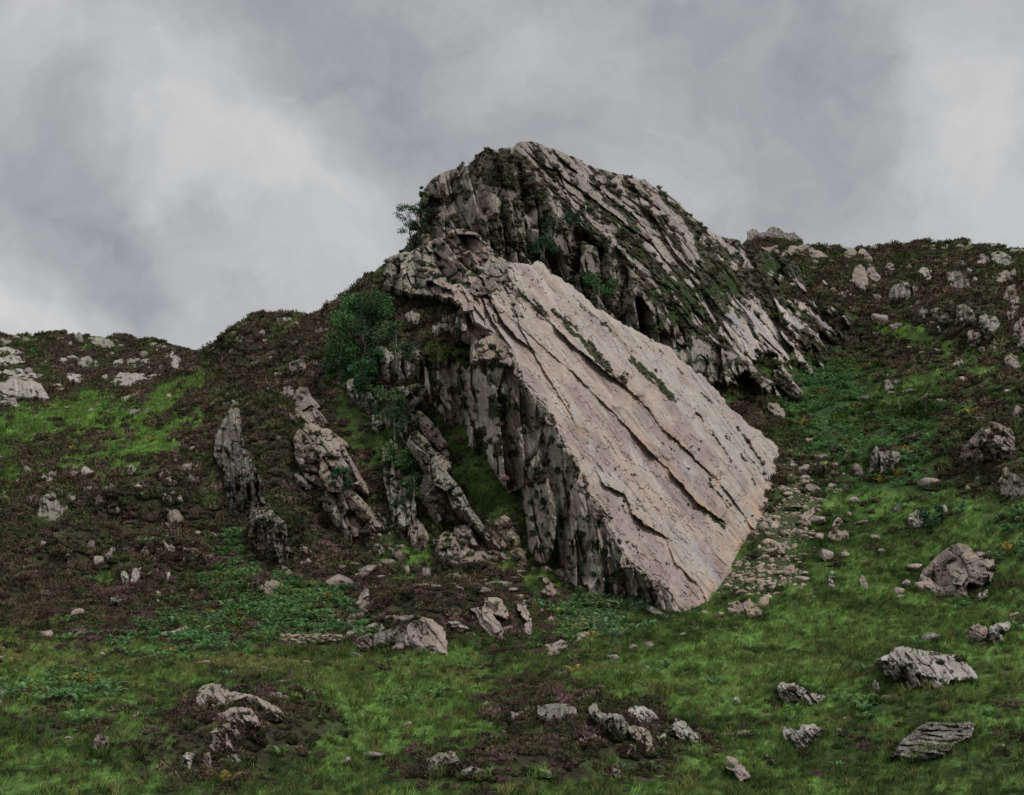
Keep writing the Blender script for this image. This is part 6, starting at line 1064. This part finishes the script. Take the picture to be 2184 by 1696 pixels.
def blade_temp(rng, n=16, spread=.55, h=(.5, 1.1), w=.035, bend=.5):
    Vs, Fs, Cs = [], [], []
    for k in range(n):
        a = rng.random() * 6.283; r = rng.random() ** .5 * spread; b = np.array([math.cos(a) * r, math.sin(a) * r, -.08]); d = rng.normal(size=2) * bend; hh = rng.uniform(*h); s = rng.random() * 6.283; t = np.array([math.cos(s), math.sin(s), 0]) * w
        p1 = b + np.array([d[0] * .3, d[1] * .3, hh * .6]); p2 = b + np.array([d[0], d[1], hh]); i = len(Vs)
        Vs += [b - t, b + t, p1 + t * .7, p1 - t * .7, p2]; Fs += [[i, i + 1, i + 2], [i, i + 2, i + 3], [i + 3, i + 2, i + 4]]
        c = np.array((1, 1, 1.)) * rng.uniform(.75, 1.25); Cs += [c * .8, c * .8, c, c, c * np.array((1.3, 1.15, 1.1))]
    return np.array(Vs), np.array(Fs), np.array(Cs)
def fern_temp(rng, n=7):
    Vs, Fs, Cs = [], [], []
    for k in range(n):
        a = k * 6.283 / n + rng.random() * .7; L_ = rng.uniform(.8, 1.25); H_ = rng.uniform(.45, .9); d = np.array([math.cos(a), math.sin(a), 0]); s = np.array([-d[1], d[0], 0]); tone = rng.uniform(.75, 1.3)
        pts = [d * L_ * t + np.array([0, 0, H_ * math.sin(min(t * 1.9, 3) * 1.05) * 1.05]) for t in (.05, .25, .45, .65, .85, 1.05)]
        for j in range(5):
            w = (.30, .34, .28, .19, .09)[j]; p, q = pts[j], pts[j + 1]
            for sg in (-1, 1):
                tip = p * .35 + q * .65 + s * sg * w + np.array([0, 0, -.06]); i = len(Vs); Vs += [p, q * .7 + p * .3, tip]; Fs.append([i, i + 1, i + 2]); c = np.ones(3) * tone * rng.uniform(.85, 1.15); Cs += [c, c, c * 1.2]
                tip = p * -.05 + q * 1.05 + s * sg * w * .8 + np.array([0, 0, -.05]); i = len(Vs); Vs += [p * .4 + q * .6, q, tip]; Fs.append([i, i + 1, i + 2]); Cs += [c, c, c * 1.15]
    return np.array(Vs), np.array(Fs), np.array(Cs)
HT = [heather_temp(rng) for _ in range(7)]; HTs = [heather_temp(rng, 60) for _ in range(6)]
BT = [blade_temp(rng) for _ in range(7)]; FT = [fern_temp(rng) for _ in range(5)]
def uvD(i): return qu.ravel()[i], qv.ravel()[i], qD.ravel()[i]

sh_ = tot_soft[..., 1]; sg_ = tot_soft[..., 0]; sb_ = tot_soft[..., 2]; ss_ = tot_soft[..., 3]
# on rock ledges
RP, RSZ, RK, RU, RV = [], [], [], [], []
for Pm, w, hk, U, V, vs in RS:
    lam = (w * 3.6 / (vs / .45) ** 2).ravel(); n = int(lam.sum())
    if n < 1: continue
    cdf = np.cumsum(lam); i = np.minimum(np.searchsorted(cdf, rng.random(n) * cdf[-1]), len(lam) - 1)
    RP.append(Pm.reshape(-1, 3)[i]); RSZ.append(vs * rng.uniform(.6, 1.3, n)); RK.append(hk.ravel()[i]); RU.append(U.ravel()[i]); RV.append(V.ravel()[i])
RP = np.concatenate(RP); RSZ = np.concatenate(RSZ); RK = np.concatenate(RK); RU = np.concatenate(RU); RV = np.concatenate(RV)
def heather_tint(u, v, n):
    red = sstep(.45, .66, fbm(u / 60., v / 30., 801, 3)); pur = sstep(.56, .70, fbm(u / 34., v / 20., 803, 3) + .05 * sstep(1150, 1300, v) + .22 * np.exp(-(((u - 960) / 170) ** 2 + ((v - 1290) / 45) ** 2))); gr = sstep(.52, .66, fbm(u / 45., v / 25., 805, 3))
    pur = pur * (rng.random(n) < .42) * sstep(1950, 1500, u + (1300 - v) * .6)
    c = mix3(np.broadcast_to(HEATH * 1.3, (n, 3)), np.array((.080, .056, .040)), red * .55)
    c = mix3(c, np.array((.045, .060, .024)), gr * .8)
    c = mix3(c, np.array((.105, .060, .072)), np.clip(pur, 0, 1) * .65)
    return c * np.clip(rng.lognormal(-.03, .38, (n, 1)), .4, 2.2)
far = sstep(90, 170, qD)
i, P = sample(sh_ ** 1.1 * (5.2 - 3.1 * far) + .02, rng, 54000); u, v, D = uvD(i)
S = (.25 + .27 * sstep(80, 180, D)) * np.clip(rng.lognormal(0, .38, len(P)), .45, 2.3); n1_ = len(P)
k = RK < rng.uniform(.5, 1.15, len(RK))
P = np.concatenate([P, RP[k]]); S = np.concatenate([S, RSZ[k]]); u = np.concatenate([u, RU[k]]); v = np.concatenate([v, RV[k]])
P[:, 2] += S * .05
print('heather', n1_, k.sum())
rim(SLABP[22:45], False, 5, 6); rim(CLIFFP[22:45], False, 4, 6)
RQ = np.array(RIM); rw = veg(RQ[:, 0], RQ[:, 1]); rD = ground_D(RQ[:, 0], RQ[:, 1]) - .15; RPt = unproj(RQ[:, 0], RQ[:, 1], rD)
rh = (rw['h'] + rng.normal(size=len(RQ)) * .25 > np.maximum(rw['g'], rw['b']) - .15); rb = ~rh & (rw['b'] > rw['g']); rg = ~rh & ~rb; print('rim', len(RQ), rh.sum())
P = np.concatenate([P, RPt[rh]]); S = np.concatenate([S, (.24 + .20 * sstep(80, 180, rD[rh])) * np.clip(rng.lognormal(0, .35, rh.sum()), .5, 2)]); u = np.concatenate([u, RQ[rh, 0]]); v = np.concatenate([v, RQ[rh, 1]])
near = (np.arange(len(P)) < n1_) | (np.arange(len(P)) >= len(P) - rh.sum()); near &= P[:, 1] < 135
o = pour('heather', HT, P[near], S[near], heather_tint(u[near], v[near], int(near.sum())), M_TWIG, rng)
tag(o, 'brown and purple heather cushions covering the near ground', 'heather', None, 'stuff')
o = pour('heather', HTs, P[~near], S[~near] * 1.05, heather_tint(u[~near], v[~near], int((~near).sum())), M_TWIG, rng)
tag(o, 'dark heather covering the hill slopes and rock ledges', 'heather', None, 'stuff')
# grass
i, P = sample(sg_ ** 1.2 * (9.0 - 6.0 * far), rng, 68000); u, v, D = uvD(i); n = len(P); print('grass', n)
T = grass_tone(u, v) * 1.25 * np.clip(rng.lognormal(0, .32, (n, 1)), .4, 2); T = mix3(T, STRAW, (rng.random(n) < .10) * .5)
S = (.22 + .22 * sstep(80, 180, D)) * rng.uniform(.6, 1.5, n) * (.8 + .5 * fbm(u / 30., v / 14., 811, 2))
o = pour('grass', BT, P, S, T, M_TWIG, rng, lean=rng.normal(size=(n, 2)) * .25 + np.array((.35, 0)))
tag(o, 'rough green grass of the meadow and slopes', 'grass', None, 'stuff')
k = ~k; n = int(k.sum()); T = GRASS2 * rng.uniform(.4, .9, (n, 1))
o = pour('grass', BT, RP[k], RSZ[k] * .9, T, M_TWIG, rng)
tag(o, 'grass growing on the ledges and cracks of the crags', 'grass', None, 'stuff')
n = int(rg.sum() * 2); q_ = np.repeat(np.nonzero(rg)[0], 2)
o = pour('grass', BT, RPt[q_] + rng.normal(size=(n, 3)) * (.12, .1, .0), rng.uniform(.2, .42, n), grass_tone(RQ[q_, 0], RQ[q_, 1]) * rng.uniform(.7, 1.4, (n, 1)), M_TWIG, rng)
tag(o, 'long grass growing up round the feet of rocks and boulders', 'grass', None, 'stuff')
i, P = sample(sg_ * (1 - far) * .5, rng, 2600); u, v, D = uvD(i); n = len(P)
T = mix3(GRASS * 1.1, STRAW * 1.2, rng.random(n) ** 1.6) * rng.uniform(.7, 1.2, (n, 1)); BT2 = [blade_temp(rng, 26, .35, (.7, 1.3), .028, .6) for _ in range(5)]
o = pour('grass_tussocks', BT2, P, rng.uniform(.28, .6, n), T, M_TWIG, rng)
tag(o, 'taller rushy tussocks and dead straw standing in the meadow', 'grass', None, 'stuff')
# bracken
i, P = sample(sb_ ** 1.2 * (2.6 - 1.5 * far) + .02 * (sg_ > .5), rng, 10000); u, v, D = uvD(i); P = np.concatenate([P, RPt[rb]]); u = np.concatenate([u, RQ[rb, 0]]); v = np.concatenate([v, RQ[rb, 1]]); D = np.concatenate([D, rD[rb]]); n = len(P); print('bracken', n)
T = mix3(np.broadcast_to(BRACK * 1.45, (n, 3)), np.array((.10, .165, .045)), sstep(.45, .65, fbm(u / 50., v / 25., 821, 3)) * .8); T = mix3(T, np.array((.11, .18, .085)), sstep(1180, 1280, u) * sstep(1900, 1500, u + abs(v - 1330)) * .8); T = mix3(T, np.array((.30, .20, .05)), (rng.random(n) < .035) * .8) * rng.uniform(.7, 1.35, (n, 1))
S = (.50 + .25 * sstep(80, 180, D)) * rng.uniform(.6, 1.3, n)
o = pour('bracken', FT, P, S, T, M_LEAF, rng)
tag(o, 'green bracken fronds spreading along the foot of the slopes', 'bracken', None, 'stuff')
# scree
i, P = sample(ss_ * 15 * sstep(.40, .55, fbm(qu / 9., qv / 7., 835, 2)), rng, 9000); u, v, D = uvD(i); n = len(P)
S = np.clip(.05 + .07 * rng.lognormal(0, .85, n), .06, .6)
i2, P2 = sample((sh_ + sg_ * .3) * (qv < 1380) * (sstep(.55, .7, fbm(qu / 40., qv / 30., 831, 2)) + .1) * .06, rng, 90); n2 = len(P2); S2 = np.clip(.22 + .14 * rng.lognormal(0, .5, n2), .2, .8)
st = [stone_shape(rng, 2, 12, rng.uniform(.45, .8)) for _ in range(8)]
st = [(a, b, stone_col(a, 'ptttptpp'[q], rng) * 1.25) for q, (a, b) in enumerate(st)]
order = np.argsort(-S); bigk = order[:150]; rest = order[150:]
T = np.ones((n, 3)) * rng.uniform(.8, 1.12, (n, 1))
print('scree', n)
o = pour('scree', [(a[:, :] , b, c) for a, b, c in st], P[rest] + [0, 0, .03], S[rest], T[rest], M_ROCK, rng); tag(o, 'small pale stones strewn among the grass', 'scree', None, 'stuff')
smesh = []
for q, (a, b, c) in enumerate(st):
    smesh.append(mesh_obj('scree_stone', a, b, M_ROCK, c))
used_ = [False] * len(smesh)
def put(name, p, s, label, group):
    q = int(rng.integers(len(smesh)))
    if not used_[q]: o = smesh[q]; used_[q] = True; o.name = name
    else: o = smesh[q].copy(); COL.objects.link(o); o.name = name
    o.location = p; o.scale = (s * rng.uniform(.8, 1.3), s, s * rng.uniform(.8, 1.3)); o.rotation_euler = (rng.normal() * .25, rng.normal() * .25, rng.random() * 6.28)
    tag(o, label, 'stone', group)
for q in bigk: put('scree_stone', P[q] + [0, 0, S[q] * .15], S[q], 'pale angular stone lying among others on the stony grass below the rock faces', 'scree stones below the rock faces')
for q in range(n2): put('slope_stone', P2[q] + [0, 0, S2[q] * .25], S2[q], 'small pale stone poking out of the heather on the hillsides', 'stones dotted over the heather hillsides')
for q, o in enumerate(smesh):
    if not used_[q]: bpy.data.objects.remove(o)

# ruined dry stone wall
Vs, Fs, Cs = [], [], []; off = 0
for k in range(170):
    t = RNG.random(); lvl = int(RNG.integers(0, 4)); uu = 602 + 122 * t + RNG.normal() * 2; vv = 1372 - 8 * t - lvl * 5.2 * (1 - .5 * t) + RNG.normal() * 1.2
    D = float(ground_D(uu, 1376)[0]) - .1 + RNG.normal() * .15; p = np.asarray(unproj(uu, vv, D)).ravel(); a, b, c = st[int(RNG.integers(8))]; s = RNG.uniform(.10, .22)
    th = RNG.random() * 6.28; x = a[:, 0] * math.cos(th) - a[:, 1] * math.sin(th); y = a[:, 0] * math.sin(th) + a[:, 1] * math.cos(th)
    Vs.append(np.stack([x * s * 1.4, y * s, a[:, 2] * s], -1) + p); Fs.append(b + off); Cs.append(c * RNG.uniform(.45, .9)); off += len(a)
o = mesh_obj('drystone_wall', np.concatenate(Vs), np.concatenate(Fs), M_ROCK, np.concatenate(Cs))
tag(o, 'low ruined dry stone wall of small grey stones in the bracken', 'stone wall')

# ------------------------------------------------------------------ trees
def tube(path, r, seg=6):
    P = np.asarray(path, float); n = len(P); Vs = []
    for k in range(n):
        t = P[min(k + 1, n - 1)] - P[max(k - 1, 0)]; t /= np.linalg.norm(t) + 1e-9; a = np.cross(t, (0.3, 1, .2)); a /= np.linalg.norm(a); b = np.cross(t, a)
        for s in range(seg): an = s / seg * 6.2832; Vs.append(P[k] + (a * math.cos(an) + b * math.sin(an)) * r[k])
    idx = np.arange(n * seg).reshape(n, seg); Fc = np.stack([idx[:-1], np.roll(idx[:-1], -1, 1), np.roll(idx[1:], -1, 1), idx[1:]], -1).reshape(-1, 4)
    return np.array(Vs), Fc
def tree(label, u, v, w, h, col, D=None, dens=1., stem=.25, trunk=(.16, .14, .12), name='tree', cat='tree', leaf=.16, lean=0., blobs=9):
    """(u, v) foot, w x h size on the sheet; crown of many leaves in uneven clumps round real limbs"""
    if D is None: D = float(ground_D(u, v)[0]) - .6
    m = D / F; W, H = w * m, h * m; root = empty(name, tuple(np.asarray(unproj(u, v, D)).ravel())); tag(root, label, cat)
    r = RNG; top = np.array([lean * W, 0, H])
    Tv, Tf = [], []; off = 0; cl = []
    main = [np.array([0, 0, -.4]), np.array([lean * W * .2 + r.normal() * .03 * W, 0, H * .3]), np.array([lean * W * .6 + r.normal() * .05 * W, 0, H * .6]), top * .88]
    a, b = tube(main, [.024 * H, .018 * H, .011 * H, .004 * H]); Tv.append(a); Tf.append(b + off); off += len(a)
    for k in range(blobs):
        t = stem + (1 - stem) * (k + r.random()) / blobs; base = main[0] * 0 + top * t * .78
        wid = math.sin(min(1, (t - stem) / (1 - stem) + .22) * 2.6) * .46 + .08
        an = r.random() * 6.283; e = np.array([lean * W * t + math.cos(an) * W * wid, math.sin(an) * W * wid * .8, H * min(t + .02, .93)]); mid = (base + e) / 2 + [0, 0, H * .03]
        a, b = tube([base * .9, mid, e], [.008 * H, .005 * H, .002 * H], 5); Tv.append(a); Tf.append(b + off); off += len(a)
        cl.append((e, W * r.uniform(.20, .34)))
        cl.append(((mid + e) / 2 + r.normal(size=3) * W * .06, W * r.uniform(.12, .2)))
    tr = mesh_obj('trunk', np.concatenate(Tv), np.concatenate(Tf), M_BARK, np.broadcast_to(np.array(trunk), (off, 3)), root)
    n = int(dens * 5.2 * W * H / leaf ** 2); Vs, Cs = [], []
    q = r.integers(0, len(cl), n); C = np.array([c[0] for c in cl])[q]; R = np.array([c[1] for c in cl])[q]
    d = r.normal(size=(n, 3)); d /= np.linalg.norm(d, axis=1, keepdims=True); p = C + d * (R * r.random(n) ** .45)[:, None] * np.array((1, 1, .72))
    p[:, 2] = np.clip(p[:, 2], H * .04, None)
    x = r.normal(size=(n, 3)); x /= np.linalg.norm(x, axis=1, keepdims=True); y = np.cross(x, r.normal(size=(n, 3))); y /= np.linalg.norm(y, axis=1, keepdims=True); s = leaf * r.uniform(.5, 1.1, (n, 1))
    V = np.stack([p - x * s, p + y * s * .45, p + x * s, p - y * s * .45], 1).reshape(-1, 3)
    tone = (np.array(col) * (.5 + 1.0 * _hash(q, q * 0, 5))[:, None] * r.uniform(.7, 1.35, (n, 1)))
    mesh_obj('crown', V, np.arange(n * 4).reshape(-1, 4), M_LEAF, np.repeat(tone, 4, 0), root)
    return root
G1, G2, G3 = (.062, .140, .050), (.055, .11, .045), (.075, .130, .058)
tree('largest leafy dark green tree below the shoulder crag', 768, 788, 116, 162, G1, 168, 2.5, .02, blobs=30, leaf=.20, lean=.1)
tree('lower bushy clump growing against the left side of the largest tree', 726, 800, 60, 78, (.050, .118, .045), 169, 1.7, .03, name='bush', cat='bush', blobs=14, leaf=.19)
tree('small leafy shrub on the grassy ledge below the dark green trees', 806, 872, 38, 44, (.05, .12, .05), 160, 1.4, .03, name='bush', cat='bush', blobs=9)
tree('low shrub between the dark gully wall and the bright green leaning tree', 838, 1006, 34, 40, (.05, .115, .055), 149, 1.3, .03, name='bush', cat='bush', blobs=8)
tree('small shrub at the foot of the dark upright columns', 850, 1098, 30, 34, (.045, .105, .045), 142.5, 1.3, .03, name='bush', cat='bush', blobs=8)
tree('rounded dark green tree below and right of the largest tree', 787, 848, 66, 105, (.050, .125, .048), 163, 2.3, .03, blobs=14, leaf=.16)
tree('grey green birch with pale branches beside the dark split cliff', 846, 775, 70, 88, G3, 157, .95, .2, (.24, .23, .20), blobs=12)
tree('small yellow green bush on top of the dark cliff', 934, 775, 48, 44, (.12, .16, .035), 152.5, .9, .1, blobs=10)
tree('blue green tree beside the gully under the dark cliff', 826, 905, 58, 75, G3, 155, 1.1, .12, blobs=12)
tree('light leafed birch with a thin white trunk standing by the gully', 842, 930, 46, 85, (.07, .13, .055), 151.5, 1.2, .2, (.20, .19, .17), blobs=10)
tree('bright green tree leaning from the cliff above the steep fin', 858, 1012, 70, 62, (.06, .15, .045), 147.5, 1.0, .15, lean=-.1, blobs=13)
tree('sparse grey green shrub between the dark columns', 882, 1066, 46, 60, G3, 143, .6, .15, (.35, .33, .30), blobs=9)
tree('small round green bush growing on the face of the big pink fin', 728, 1050, 38, 55, (.035, .095, .05), 144.2, 1.6, .05, name='bush', cat='bush', blobs=10)
tree('wind blown tree leaning out from the skyline left of the summit', 880, 522, 52, 92, (.045, .09, .05), 192, .42, .25, (.10, .09, .08), lean=-.25, blobs=13, leaf=.14)
tree('green shrub against the rock just right of the skyline tree', 893, 500, 34, 76, (.035, .08, .035), 191.5, .9, .1, name='bush', cat='bush', blobs=10)
tree('little bush sticking out high on the left skyline of the summit crag', 902, 424, 16, 28, (.045, .095, .045), 194.5, .9, .3, name='bush', cat='bush', blobs=6, leaf=.13)
tree('tiny twiggy shrub on the skyline near the summit', 990, 360, 16, 16, (.05, .08, .045), 200, .6, .2, name='bush', cat='bush', blobs=6, leaf=.12)
tree('dark green bush in a cleft high on the summit crag', 1222, 482, 36, 32, (.03, .07, .035), 184.5, 1.3, .05, name='bush', cat='bush', blobs=9)
tree('green bush left of the cleft bush on the summit crag', 1175, 498, 26, 30, (.035, .085, .035), 184.0, 1.2, .05, name='bush', cat='bush', blobs=8)
tree('fresh green bush at the foot of the summit crag face', 1160, 540, 46, 36, (.045, .105, .04), 182., 1.2, .05, name='bush', cat='bush', blobs=9)
tree('bright green fern clump in the heather behind the great slab', 1278, 625, 56, 42, (.07, .17, .06), 178., .9, .02, name='bush', cat='fern', blobs=9)
tree('dark gorse like bush hanging on the great cliff', 1068, 885, 30, 50, (.035, .055, .018), 145., 1.5, .02, name='bush', cat='bush', blobs=9)
tree('blue green fern bush between two small rocks in the right valley', 1990, 1122, 48, 38, (.035, .09, .055), None, 1.4, .02, name='bush', cat='bush', blobs=9)
tree('low leafy bush at the foot of the great cliff', 1350, 1303, 52, 24, (.045, .10, .045), 126.5, 1.3, .02, name='bush', cat='bush', blobs=9)
